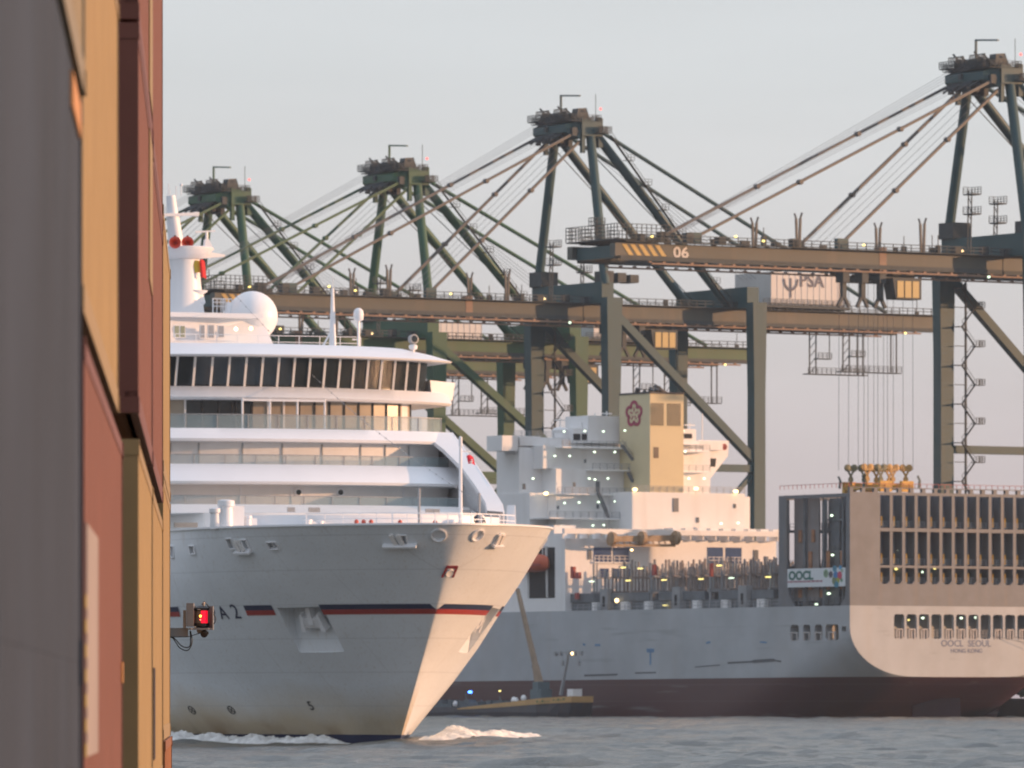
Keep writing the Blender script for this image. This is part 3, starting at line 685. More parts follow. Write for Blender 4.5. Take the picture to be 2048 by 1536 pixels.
# signal flags hoisted on the mast: each a thing of its own
def flag(name, px0, px1, py0, py1, x, m_, label, cat='flag', group=None, fr=C1, parts=None):
    a_ = fr.hx(px0, py0, x); b_ = fr.hx(px1, py1, x); n = 10; r1 = []; r2 = []
    base = fr.hx((px0+px1)/2, py1, x)
    wx = fr.o.x + base.x*fr.c - base.y*fr.s; wy = fr.o.y + base.x*fr.s + base.y*fr.c
    for i in range(n+1):
        f = i/n; y = (a_.y + (b_.y-a_.y)*f) - base.y; w = math.sin(f*5)*.04
        r1.append((w, y, a_.z-base.z + .1*math.sin(f*4))); r2.append((w+.08, y+.12, .06*math.sin(f*4)-.04*f))
    rt = empty(name, (wx, wy, base.z), fr.a, label, cat, group)
    bk = lambda r_: [(p[0]-.02, p[1], p[2]) for p in r_]
    MB().loft([r1, r2, bk(r2), bk(r1), r1]).build('cloth', m_, rt, smooth=50)
    return rt
flag('signal_flag', 386, 405, 523, 546, XM+1.2, mat('flag_yellow', (.62, .42, .05), .8), 'yellow signal flag hanging beside the cruise ship mast', 'flag', 'signal flags on the mast')
flag('signal_flag', 399, 410, 521, 556, XM+1.4, mat('flag_red', (.70, .03, .03), .8), 'red signal flag hanging beside the cruise ship mast', 'flag', 'signal flags on the mast')
flag('signal_flag', 377, 387, 521, 533, XM+1.0, mat('flag_green', (.02, .07, .05), .8), 'small dark green signal flag hanging left of the yellow one', 'flag', 'signal flags on the mast')
jf = flag('jack_flag', 933, 947, 912, 928, 3.0, mat('jack_red', (.68, .02, .05), .8), 'small red square flag with white mark flying at the cruise ship jack staff')
mk = MB().beam((.16, -.10, .14), (.16, .16, .16), .05, .12, up=(1, 0, 0)).beam((.16, 0, -.02), (.16, .08, .34), .05, .1, up=(1, 0, 0)); 
mk.v = [(x+.0, y + jf.location.x*0 , z) for x, y, z in mk.v]; mk.build('emblem', M_WHITE, jf)
# two crew members on the foredeck, only head and shoulders clear of the bulwark
def person(px, py, x, h, label, jc, grp):
    q_ = C1.hx(px, py, x); wx = C1.o.x + q_.x*C1.c - q_.y*C1.s; wy = C1.o.y + q_.x*C1.s + q_.y*C1.c
    rt = empty('person', (wx, wy, q_.z-h), C1.a, label, 'person', grp)
    V_ = [(0, 0, .92), (0, 0, 1.15), (0, 0, 1.42), (0, 0, 1.53), (0, .01, 1.62), (0, 0, 1.72), (0, .20, 1.40), (.03, .27, 1.12), (.12, .24, .92), (0, -.20, 1.40), (.03, -.27, 1.12), (.14, -.2, .95), (0, .10, .86), (.02, .12, .48), (0, .12, .06), (.12, .12, .03), (0, -.10, .86), (.02, -.12, .48), (0, -.12, .06), (.12, -.12, .03)]
    E_ = [(0, 1), (1, 2), (2, 3), (3, 4), (4, 5), (2, 6), (6, 7), (7, 8), (2, 9), (9, 10), (10, 11), (0, 12), (12, 13), (13, 14), (14, 15), (0, 16), (16, 17), (17, 18), (18, 19)]
    Rr = [.15, .14, .16, .06, .10, .09, .07, .05, .04, .07, .05, .04, .09, .065, .045, .05, .09, .065, .045, .05]
    me = bpy.data.meshes.new('body'); me.from_pydata(V_, E_, []); o = bpy.data.objects.new('body', me); col.objects.link(o)
    md = o.modifiers.new('s', 'SKIN'); o.modifiers.new('d', 'SUBSURF').levels = 1
    for i, sv in enumerate(me.skin_vertices[0].data): sv.radius = (Rr[i], Rr[i]); sv.use_root = (i == 0)
    dg = bpy.context.evaluated_depsgraph_get(); m2 = bpy.data.meshes.new_from_object(o.evaluated_get(dg)); bpy.data.objects.remove(o)
    m2.name = 'body'; m2.materials.clear(); m2.materials.append(jc); m2.materials.append(bpy.data.materials.get('skin') or mat('skin', (.45, .28, .2)))
    for p_ in m2.polygons: p_.use_smooth = True; p_.material_index = 1 if p_.center.z > 1.56 else 0
    o = bpy.data.objects.new('body', m2); col.objects.link(o); o.parent = rt
    MB().ball((-.015, 0, 1.70), .10, 12, .9).build('hair', M_BLACKW, rt, smooth=60)
jk = mat('dark_overalls', (.03, .045, .07), .8)
person(955, 1024, 1.2, 1.75, 'left one of two crew members in dark overalls standing behind the bow rail', jk, 'crew on the cruise ship foredeck')
person(963, 1029, 2.0, 1.72, 'right one of two crew members in dark overalls standing behind the bow rail', jk, 'crew on the cruise ship foredeck')
# bow waves
foam('bow_wave', [(1.0, .8, 0), (-1, 3.5, 0), (-4, 7.0, 0), (-7, 10.5, 0), (-12, 17.0, 0)], lambda f: 2.2+5.5*f*(1-f)*2, lambda f: .26+.20*math.sin(f*math.pi)**.7, 'sunlit foam crest thrown out ahead of the bow', 5, .12)
foam('hull_wash', [(x_, -hullw(0, x_)-1.2-.10*(-x_), 0) for x_ in (-3.0, -6, -10, -15, -20, -26, -33, -42, -52)], lambda f: 3.0+6.0*f, lambda f: .55+.25*f, 'broken white wash running along the starboard bow', 9, .0)
# ================================================================ container ship
box_ = empty('container_ship', (80.14, 1317.9, 0), R(122.4), 'huge pale container ship moored under the cranes with OOCL SEOUL on its stern', 'container ship')
HB = 24.1
M_SHIPG = mat('frame_grey', (.135, .145, .16), .5, .14, .3, streak=.34, streakcol=(.20, .15, .11))
M_SUPER = mat('house_white', (.80, .79, .78), .5, .05, .15, streak=.22, streakcol=(.40, .33, .27))
M_DGREY = mat('deck_grey', (.13, .145, .16), .7, .2, .5)
M_RUSTY = mat('lashing_steel', (.26, .22, .20), .7, .35, 1.2, streak=.5, streakcol=(.20, .11, .07))
M_FUN = mat('funnel_ochre', (.64, .54, .33), .45, .05, .2)
M_BLUEG = mat('blue_window', (.05, .09, .20), .15, .15, 1)
M_YEL = mat('crane_yellow', (.55, .30, .03), .5, .2, 1)
mh2 = mat('container_hull_paint', (.36, .385, .405), .45, .13, .11, streak=.30, streakcol=(.33, .30, .27))  # blotches put water glints and shadow patches into the tone; streaks are stains
t, b = nodes_of(mh2)
prev = b.inputs['Base Color'].links[0].from_socket
tcn = t.nodes.new('ShaderNodeTexCoord'); sp = t.nodes.new('ShaderNodeSeparateXYZ'); t.links.new(tcn.outputs['Object'], sp.inputs[0])
c_ = mixc(mth('LESS_THAN', mth('ADD', sp.outputs['Z'], mth('MULTIPLY', sp.outputs['X'], .004)), 7.4), prev, (.055, .016, .021))
wv = mth('LESS_THAN', mth('FRACT', mth('MULTIPLY', sp.outputs['Z'], .33)), .02)
c_ = mixc(mth('MULTIPLY', wv, .22), c_, (.30, .31, .33))
# long tug scuffs on the shell
nS = t.nodes.new('ShaderNodeTexNoise'); nS.inputs['Scale'].default_value = .5; mpS = t.nodes.new('ShaderNodeMapping'); mpS.inputs['Scale'].default_value = (.10, .3, 1.6); t.links.new(tcn.outputs['Object'], mpS.inputs[0]); t.links.new(mpS.outputs[0], nS.inputs[0]); nS.inputs['Detail'].default_value = 5
c_ = mixc(mth('MULTIPLY', mth('MULTIPLY', mth('SUBTRACT', nS.outputs[0], .63), 9, True), .55), c_, (.20, .21, .22))
t.links.new(c_, b.inputs['Base Color'])
def sect(Lx):
    f = min(1, Lx/62); zc = 16.2*(1-f)**1.3 - 2*f; zb = 7.45 - 17*min(1, f*1.5)**.8 if Lx > 0 else 7.45; yb = 10.6*(1-f) + 20*f
    pts = [(HB, 20.0), (HB, 18), (HB, max(zc, zb+1)+ (18-max(zc, zb+1))*.5), ]
    z0 = max(zc, zb+1)
    for i in range(13):
        a = i/12*math.pi/2; pts.append((yb + (HB-yb)*math.cos(a), zb + (z0-zb)*(1-math.sin(a))))
    # superelliptic under-counter keeps the waterline fine aft
    pts.append((yb*.5, zb-.12)); 
    return pts
rings = []
for Lx in (0, .6, 2, 5, 9, 14, 20, 27, 35, 44, 53, 62, 90, 150, 250, 300):
    s_ = sect(Lx)
    if Lx > 250: s_ = [(y*.9, z) for y, z in s_]
    rings.append([(Lx, y, z) for y, z in s_] + [(Lx, -y, z) for y, z in reversed(s_)])
rings.append([(366 if p[2] > 8 else 350, p[1]*.02, p[2]) for p in rings[-1]])
hull2 = MB().loft(rings, closed=True, cap=True).build('hull', mh2, box_)
ctr = MB().box(.7, 9, -22.6, 22.6, 13.6, 19.0)
cc = ctr.build('cutter', M_DGREY, box_); bpy.context.view_layer.update()
boolean(hull2, cc)
def xb_(px, L_=0): return C2.hx(px, 1200, L_).y
pitch = (xb_(1760+26.07) - xb_(1760)); 
def rbox(mb, x0, x1, y0, y1, z0, z1, c=.45):
    if y0 > y1: y0, y1 = y1, y0
    poly = [(x0, y0+c, z0), (x0, y1-c, z0), (x0, y1-.13, z0+.13), (x0, y1, z0+c), (x0, y1, z1-c), (x0, y1-.13, z1-.13), (x0, y1-c, z1), (x0, y0+c, z1), (x0, y0+.13, z1-.13), (x0, y0, z1-c), (x0, y0, z0+c), (x0, y0+.13, z0+.13)]
    return mb.prism(poly, (x0, 0, 0), (x1, 0, 0))
cut = MB(); low = []
for i in range(14):
    yc = xb_(1798) + pitch*i; z0, z1 = (14.2, 18.55)
    if yc < -22: break
    rbox(cut, -1, 1.5, yc-1.12, yc+1.12, z0, z1); low.append(yc)
for px, w_ in ((1588, 1.75), (1613, 1.5), (1636, 1.5), (1664, 2.6)):     # side openings
    q_ = C2.hy(px, 1263, HB); x = q_.x; c = .4; ww = w_*1.55
    poly = [(x-ww/2+c, 25, 13.9), (x+ww/2-c, 25, 13.9), (x+ww/2, 25, 13.9+c), (x+ww/2, 25, 16.7-c), (x+ww/2-c, 25, 16.7), (x-ww/2+c, 25, 16.7), (x-ww/2, 25, 16.7-c), (x-ww/2, 25, 13.9+c)]
    cut.prism(poly, (0, 25, 0), (0, 22, 0))
cut.box(1.2, 2.6, 22, 25, 15.4, 16.3)
cc = cut.build('cutter', mh2, box_); bpy.context.view_layer.update()
boolean(hull2, cc)
for p_ in hull2.data.polygons: p_.use_smooth = True
hull2.data.set_sharp_from_angle(angle=R(28))
# fairlead frames and rails in the stern openings
M_FRAME = mat('fairlead_steel', (.40, .38, .37), .5, .15, 2)
for k_, yc in enumerate(low):
    f_ = MB()
    if k_ % 4 != 3:
        for dy in (-.62, .62): f_.box(-.12, .25, yc+dy-.13, yc+dy+.13, 14.2, 15.9)
        f_.box(-.12, .25, yc-.75, yc+.75, 15.75, 15.98).box(0, .2, yc-.14, yc+.14, 14.2, 15.75)
    f_.rail([(.3, yc-1.1, 14.2), (.3, yc+1.1, 14.2)], 1.5, .7, .03, 3)
    f_.build('stern_fairlead', M_FRAME, box_)
for px in (1588, 1613, 1636, 1664):
    q_ = C2.hy(px, 1263, HB); MB().box(q_.x-1.0, q_.x-.7, HB-.3, HB+.1, 13.9, 15.4).box(q_.x+.7, q_.x+1.0, HB-.3, HB+.1, 13.9, 15.4).box(q_.x-1.1, q_.x+1.1, HB-.3, HB+.12, 15.2, 15.42).build('side_fairlead', M_FRAME, box_)
def lampball(L_, px, py, m_, r=.30, name='lamp', par=box_, fr=C2):
    q_ = fr.hx(px, py, L_); MB().ball(q_, r, 8, .7).build(name, m_, par); return q_
for px, py in ((1845, 1236), (1922, 1236), (1951, 1235)): lampball(2.6, px, py, M_LAMPW, .30)
for px, py in ((1817, 1240),): lampball(2.6, px, py, M_LAMPY, .22)
M_LET = mat('faded_blue_letters', (.10, .13, .21), .5)
def aft_text(name, s_, px, py, size, m_, L_=0, bold=.0, sx=1): q_ = C2.hx(px, py, L_); return put_text(name, s_, size, m_, box_, (L_-.03, q_.y, q_.z), (0, -1, 0), (0, 0, 1), bold, sx)
aft_text('stern_name', 'OOCL  SEOUL', 1932, 1287.5, 1.65, M_LET, 0, .02, 1.05)
aft_text('port_of_registry', 'HONG KONG', 1933, 1302, 1.05, M_LET, 0, .015, 1.05)
# rudder and skeg under the counter
MB().beam((9.5, 3.8, -1.2), (4.5, -3.2, -1.2), .9, 9.6).build('rudder', mat('rudder_red', (.05, .016, .022), .6, .15), box_)
MB().box(8, 10, 1.6, 3.6, 3.4, 8).build('rudder_horn', bpy.data.materials['rudder_red'], box_)
MB().hexa([(16, -16, -8), (70, -22, -8), (70, 12, -8), (16, 1.2, -8), (13, -21, 8.2), (70, -23, 9), (70, 23, 9), (12, 2.5, 8.2)]).build('skeg', mh2, box_)
# paint marks, scuffs and tug arrows on the port shell
def smark(name, px0, py0, px1, py1, th, m_):
    a_ = C2.hy(px0, py0, HB+.02); b_ = C2.hy(px1, py1, HB+.02); return MB().beam(a_, b_, th, .04, up=(0, 1, 0)).build(name, m_, box_)
M_TUG = mat('tug_mark_blue', (.10, .22, .38), .5); M_SCUF = mat('scuff_black', (.10, .11, .12), .7)
for a_ in ((1300, 1299, 1300, 1330, .45), (1293, 1301, 1308, 1301, .7), (1190, 1290, 1200, 1290, .4), (1165, 1288, 1170, 1290, .4), (1412, 1286, 1420, 1284, .35), (1520, 1284, 1534, 1285, .3)): smark('tug_mark', *a_, M_TUG)
for a_ in ((1455, 1326, 1510, 1323, .35), (1505, 1323, 1548, 1320, .6), (1545, 1320, 1562, 1323, .3), (1168, 1351, 1235, 1349, .35), (1270, 1346, 1312, 1345, .25), (1390, 1334, 1440, 1330, .2)): smark('scuff_mark', *a_, M_SCUF)
# --- aft container bay: transom grid
ZTOP = 41.0; g_ = MB(); yL = HB; y1 = xb_(1760)
g_.box(0, .7, y1, HB, 20, 40.15)                                   # solid panel, port side
ncol = 0; y = y1; cols = []
while y > -y1 + 1.5: cols.append(y); y += pitch
wbar = .62
zr = []
for zc_ in ((20.0, 23.9), (26.75, 27.2), (33.2, 33.85), (39.65, 40.15)): g_.box(0, .7, -HB, y1, *zc_)
for c in cols[:-1]: g_.box(.02, .68, c+pitch*1.0-.02, c+pitch+wbar, 23.9, 39.65)
g_.box(.02, .68, -HB, cols[-1]+pitch*.0, 23.9, 39.65)
# chamfers at the corners of the lowest openings
for c in cols[:-1]:
    a0, b0 = c+pitch+wbar, c
    for yy, s_ in ((a0, 1), (b0, -1)):
        g_.prism([(.05, yy, 23.9), (.05, yy+s_*.55, 23.9), (.05, yy, 24.5)], (0, 0, 0), (.6, 0, 0))
k_ = 0; y = HB
while y > -HB: g_.box(.03, .66, y-.75, y, 40.15, ZTOP); y -= 2.62
g_.box(0, .7, -HB, HB, ZTOP-.14, ZTOP)
g_.build('transom_frame', M_SHIPG, box_)
M_REDR = mat('red_rail', (.34, .06, .05), .6)
r_ = MB().rail([(.3, HB, ZTOP), (.3, -HB, ZTOP)], .7, 1.3, .04, 1).rail([(.3, HB-.1, ZTOP), (22, HB-.1, ZTOP)], .7, 1.3, .04, 1); r_.build('top_rail', M_REDR, box_)
# cell guides inside and next bulkhead
for L_, m_ in ((4, M_DGREY), (10, M_DGREY), (16, M_DGREY), (21.9, M_SHIPG)):
    cg = MB()
    for c in cols + [cols[0]-pitch*-0-pitch, cols[0]-2*pitch]:
        cg.box(L_, L_+.5, c-.95, c-.25, 20, 40); 
        cg.box(L_+.6, L_+.9, c+pitch*.42, c+pitch*.42+.25, 20, 38.5)
    for zz in (26.8, 33.3, 39.2): cg.box(L_-.02, L_+.48, -HB+.6, HB-1.2, zz, zz+.5)
    cg.rail([(L_-.3, HB-2, 27.2), (L_-.3, -HB+2, 27.2)], 1.1, 1.4, .035); cg.rail([(L_-.3, HB-2, 33.8), (L_-.3, -HB+2, 33.8)], 1.1, 1.4, .035)
    cg.build('cell_guide', m_, box_)
# open slots in the transom are backed part way by a second wall
wb_ = MB()
for c in cols[:-1]: wb_.box(.7, 3.2, c+pitch+.22, c+pitch+.34, 23.9, 39.65)
for zz in (26.85, 33.4): wb_.box(.7, 2.6, -HB, y1, zz, zz+.12)
wb_.build('sun_block_web', M_SHIPG, box_)  # plates added behind the bars to keep the low sun out of the openings
pn = MB()
for k_, c in enumerate(cols[:-1]): pn.box(2.6, 2.75, c+pitch+.45, c+(-.35 if k_ % 4 else -.9) if k_ < 8 else c+pitch*.45, 20, 40)
pn.build('inner_bulkhead', mat('bay_slate', (.15, .185, .235), .6, .15, .3, streak=.3), box_)
for c in cols[:-1]:
    for zz in (24.2, 27.6, 34.2): MB().box(.8, .95, c-1.05, c-.78, zz, zz+1.7).build('lashing_locker', M_YEL, box_)
rr_ = MB()
for zz in (23.9, 27.2, 33.85): rr_.rail([(.78, y1, zz), (.78, -y1, zz)], 1.15, 1.1, .045, 3)
rr_.build('gallery_rail', M_GALV, box_)
rv = random.Random(4)
for L_, px, py, m_ in ((3, 1797, 1101, M_LAMPW), (3, 1792, 1138, M_LAMPY), (3, 1845, 1144, M_LAMPW), (3, 1876, 1099, M_LAMPW), (3, 1870, 1137, M_LAMPY), (3, 1922, 1142, M_LAMPW), (3, 1980, 1134, M_LAMPY), (3, 2026, 1065, M_LAMPY)):
    lampball(L_-1.2, px, py, m_, .28)
# port side of the bay: pillar, arch, side rails
def side_x(px): return C2.hy(px, 1100, HB).x
xA, xB_ = side_x(1692), side_x(1574)
s_ = MB()
s_.box(.7, xA, HB-.62, HB-.02, 20, 39.9).box(xB_, 22.3, HB-.62, HB-.02, 20, 39.9)
s_.prism([(xA, HB-.02, 20), (xA, HB-.02, 24), (xA+.4, HB-.02, 21.2), (xA+1.8, HB-.02, 20)], (0, 0, 0), (0, -.6, 0)).prism([(xB_, HB-.02, 20), (xB_, HB-.02, 26), (xB_-.7, HB-.02, 22), (xB_-2.4, HB-.02, 20)], (0, 0, 0), (0, -.6, 0))
s_.box(xA, xB_, HB-.6, HB-.04, 39.3, 39.9)
s_.build('side_frame', M_SHIPG, box_)
M_BAYB = mat('bay_panel_grey', (.21, .19, .185), .6, .12, .3, streak=.3)
for px0, px1 in ((1571, 1594), (1596, 1620)):
    MB().box(side_x(px0), side_x(px1), HB-2.2, HB-1.9, 21, 39.4).build('bay_panel', M_BAYB, box_)
i_ = MB()
for px0, px1 in ((1634, 1648), (1661, 1676), (1620, 1624), (1648, 1652), (1678, 1690)):
    i_.box(side_x(px1), side_x(px0), HB-3.4, HB-2.8, 20.3, 39.2)
for zz in (29.6, 35.2): i_.box(side_x(1690), side_x(1622), HB-2.9, HB-2.5, zz, zz+.35)
i_.rail([(side_x(1690), HB-2.4, 29.9), (side_x(1622), HB-2.4, 29.9)], 1.1, 1.3, .04).rail([(side_x(1690), HB-2.4, 35.5), (side_x(1622), HB-2.4, 35.5)], 1.1, 1.3, .04)
i_.rail([(side_x(1690), HB-.3, 20), (side_x(1578), HB-.3, 20)], 1.5, 1.2, .05, 3)
i_.build('side_guides', M_DGREY, box_)
i_ = MB()
for px in (1584, 1604, 1627, 1640, 1668): i_.box(side_x(px)-.5, side_x(px)+.5, HB-1.85, HB-1.7, rv.choice((21.6, 29.8)), rv.choice((23, 31)) if 0 else 23.0)
i_.box(side_x(1584)-.45, side_x(1584)+.45, HB-1.88, HB-1.7, 31.5, 33.7).box(side_x(1610)-.45, side_x(1610)+.45, HB-1.88, HB-1.7, 31.5, 33.7)
i_.build('rust_patch', mat('rust_orange', (.34, .16, .08), .8, .3, 1), box_)
for px, py in ((1663, 1031), (1665, 1110)): q_ = C2.hy(px, py, HB-2); MB().ball(q_, .30, 8, .7).build('lamp', M_LAMPW, box_)
for px, py in ((1658, 1187), (1632, 1208)): q_ = C2.hy(px, py, HB-2); MB().ball(q_, .36, 8, .6).build('lamp', M_LAMPW, box_)
# banner
bx0, bx1 = side_x(1692), side_x(1576); zt, zb = C2.hy(1576, 1138, HB).z, C2.hy(1576, 1175, HB).z
bn = MB().box(bx0, bx1, HB+.02, HB+.12, zb, zt).build('banner', mat('banner_white', (.62, .66, .68), .6, .03), box_)
def sp_(px, py): q_ = C2.hy(px, py, HB); return (q_.x, HB+.13, q_.z)
M_TEAL = mat('logo_teal', (.01, .12, .10), .5); 
put_text('banner_text', 'OOCL', 2.15, M_TEAL, bn, sp_(1602, 1152), (-1, 0, 0), (0, 0, 1), .10, 1.25)
ln = MB(); a_ = sp_(1577, 1164); b_ = sp_(1646, 1162)
for k_ in range(24):
    f = k_/24; x = a_[0] + (b_[0]-a_[0])*f; ln.box(x, x+(b_[0]-a_[0])/24*(.55+.4*((k_*7) % 3)/3), HB+.12, HB+.15, a_[2]+(b_[2]-a_[2])*f-.14, a_[2]+(b_[2]-a_[2])*f+.14)
ln.build('banner_line', mat('banner_red', (.30, .05, .09), .6), bn)
for px, py, rr, cc_ in ((1652, 1147, .75, (.25, .38, .25)), (1662, 1149, .62, (.12, .11, .14)), (1670, 1138, .62, (.10, .33, .48)), (1672, 1150, .72, (.03, .18, .42)), (1680, 1151, .75, (.50, .06, .12)), (1671, 1161, .80, (.16, .22, .12)), (1674, 1167, .75, (.04, .22, .32)), (1682, 1135, .40, (.05, .30, .55)), (1685, 1141, .35, (.3, .4, .3)), (1684, 1160, .35, (.1, .25, .15)), (1677, 1160, .55, (.30, .34, .06))):
    q_ = sp_(px, py); ring = px in (1652, 1662, 1670)
    c_m = mat('disc_colour', cc_, .6, .03)
    MB().lathe((q_[0], HB+.12, q_[2]), [(rr, 0), (rr, .03), (rr*.62 if ring else .02, .035), (rr*.6 if ring else .01, 0)], 18, (0, 1, 0)).build('banner_disc', c_m, bn)
# --- main deck between bays
MB().box(22.3, 330, -22.5, 22.5, 19.9, 21.6).build('hatch_coaming', M_DGREY, box_)
dk = MB(); dk.rail([(22.5, HB-.2, 20), (91, HB-.2, 20)], 1.2, 2.0, .04, 2).rail([(116, HB-.2, 20), (200, HB-.2, 20)], 1.2, 2.0, .05, 2); dk.build('deck_rail', M_GALV, box_)
def deckx(px): return C2.hy(px, 1200, HB-1.5).x
for px0, px1 in ((1118, 1190), (1225, 1300), (1320, 1356), (1362, 1412), (1440, 1480), (1505, 1550)):
    x0, x1 = sorted((deckx(px0), deckx(px1))); MB().box(x0, x1, HB-4.2, HB-1.2, 21.6, 23.2).build('hatch_cover', M_DGREY, box_)
M_POST = mat('post_grey', (.27, .28, .29), .6, .1)
for px in (1216, 1360, 1493):
    x = deckx(px); MB().box(x-1.3, x+1.3, HB-2.0, HB-.5, 20, 24.0).build('deck_house', M_POST, box_); MB().box(x-.35, x+.35, HB-.52, HB-.42, 20.6, 22.6).build('door', M_DARK, box_)
for px, w_ in ((1195, 1.6), (1255, 2.2), (1300, 1.8), (1398, 2.0), (1455, 2.0), (1528, 2.4)):
    x = deckx(px); MB().box(x-w_/2, x+w_/2, HB-1.6, HB-.7, 20, 21.5).build('vent_box', M_SUPER, box_)
# lashing bridges and stanchions across the ship, between the house and the aft bay
rv = random.Random(8)
for j, L_ in enumerate((27, 33.5, 40, 46.5, 53, 59.5, 66, 72.5, 79, 85.5)):
    lb = MB(); z1 = 28.2
    lb.box(L_, L_+.9, -22, 22.6, 23.0, 23.6).box(L_, L_+.9, -22, 22.6, 26.0, 26.25)
    y = 22.6
    while y > -22:
        lb.box(L_, L_+.35, y-.32, y, 20, z1 + rv.uniform(-.6, 1.4)); lb.box(L_+.5, L_+.8, y-1.25, y-1.1, 20, z1 + rv.uniform(-1.5, 1.0)); y -= 2.52
    for k_ in range(26): y = 22.4-k_*1.72; lb.beam((L_+.2, y, 23.6), (L_+.2, y + rv.uniform(-.1, .1), 25.2+rv.random()*3.4), .10)
    lb.rail([(L_, 22.6, 26.2), (L_, -22, 26.2)], 1.1, 1.5, .035, 2)
    lb.build('lashing_bridge', M_RUSTY if j % 3 else M_POST, box_)
for px, py in ((1183, 1163), (1246, 1135), (1280, 1137), (1256, 1161), (1328, 1160), (1402, 1158), (1463, 1156), (1536, 1154), (1438, 1131), (1330, 1211), (1031, 1199)):
    q_ = C2.hy(px, py, HB-1.0); MB().box(q_.x-.75, q_.x+.75, q_.y-.1, q_.y+.1, q_.z-.09, q_.z+.09).build('lamp', M_LAMPW if px % 2 else M_LAMPY, box_)
q_ = C2.hy(1233, 1201, HB-.5); MB().ball(q_, .42, 8).build('lamp', M_LAMPO, box_)
for px, py, w_, h_ in ((1145, 1145, 1.0, 2.2), (1156, 1151, 1.2, 1.2), (1308, 1140, .8, 2.0), (1422, 1140, .5, 2.4), (1153, 1192, .7, 1.2)):
    q_ = C2.hy(px, py, HB-.6); MB().box(q_.x-w_/2, q_.x+w_/2, HB-1, HB-.4, q_.z-h_/2, q_.z+h_/2).build('red_locker', M_REDR, box_)
# --- accommodation block
def yx(px, L_): return C2.hx(px, 1000, L_).y
def zx(py, L_, px=1300): return C2.hx(px, py, L_).z
def block(name, L0, L1, pxa, pxb, zb_, zt_, m_=M_SUPER):      # aft face at L0, from port px to starboard px
    ya = min(yx(pxa, L0), HB-.02) ; yb = yx(pxb, L0)
    return MB().box(L0, L1, yb, ya, zb_, zt_).build(name, m_, box_), ya, yb
LA = 93.0
z_b = zx(1079, LA)
block('lower_house', LA, LA+21, 1122, 1552, 20.0, z_b)
MB().box(LA+4, LA+21, HB-5.0, HB-.1, z_b, zx(1052, LA)).build('side_deck_house', M_SUPER, box_)
zq = zx(984, LA+2)
block('engine_casing', LA+2, LA+14, 1264, 1490, z_b, zq)
block('mid_house', LA+10, LA+23, 1112, 1500, z_b, zx(990, LA+10))
block('upper_house', LA+12, LA+24, 1112, 1420, z_b, zx(941, LA+12))
block('upper_house', LA+13, LA+24, 1060, 1264, 20, zx(990, LA+13))
block('upper_house', LA+13.5, LA+24, 1086, 1420, zx(941, LA+13), zx(895, LA+13))
MB().box(LA+17, LA+25, HB-16, HB-.6, 20, zx(900, LA+17)).build('forward_house', M_SUPER, box_)
MB().box(LA+17, LA+25, -HB+5.5, -HB+20, 40, zx(888, LA+17)).build('forward_house', M_SUPER, box_)
Zb = zx(880, LA+18); 
block('bridge_deck', LA+17, LA+22, 1040, 1445, zx(897, LA+17), Zb)
block('wheelhouse', LA+15.5, LA+23, 1146, 1215, zx(888, LA+15), zx(860, LA+15))
block('wheelhouse', LA+15, LA+23, 1176, 1262, zx(888, LA+15), zx(834, LA+15))
block('wheelhouse', LA+15.5, LA+23, 1362, 1392, zx(888, LA+15), zx(856, LA+15))
# decks overhang as galleries with rails
gal = MB(); gr_ = MB()
for py, pxa, pxb, L0 in ((897, 1125, 1300, LA+11), (941, 1185, 1300, LA+9.5), (941, 1365, 1420, LA+9.5), (990, 1115, 1264, LA+8.5), (1038, 1100, 1240, LA+6), (900, 1365, 1420, LA+11)):
    z_ = zx(py, L0); ya, yb = yx(pxa, L0), yx(pxb, L0)
    gal.box(L0, LA+14, yb, ya, z_-.22, z_); gr_.rail([(L0+.1, ya, z_), (L0+.1, yb, z_)], 1.15, 1.6, .045, 3)
gr_.rail([(LA+2.1, yx(1264, LA+2), zq), (LA+2.1, yx(1490, LA+2), zq)], 1.15, 1.6, .045, 3)
gr_.rail([(LA+18, HB, Zb), (LA+18, HB-9, Zb)], 1.15, 1.6, .045, 3)
gal.build('gallery_deck', M_SUPER, box_); gr_.build('gallery_rail', M_GALV, box_)
for L0, pxa, pya, pxb, pyb in ((LA+9, 1244, 890, 1278, 937), (LA+8, 1195, 985, 1216, 1035), (LA+9, 1256, 945, 1276, 985)):
    st = MB(); a_ = C2.hx(pxa, pya, L0); b_ = C2.hx(pxb, pyb, L0); st.beam(a_, b_, .9, .25); st.beam(a_+Vector((0, 0, 1)), b_+Vector((0, 0, 1)), .08); st.build('outside_stair', M_SHIPG, box_)
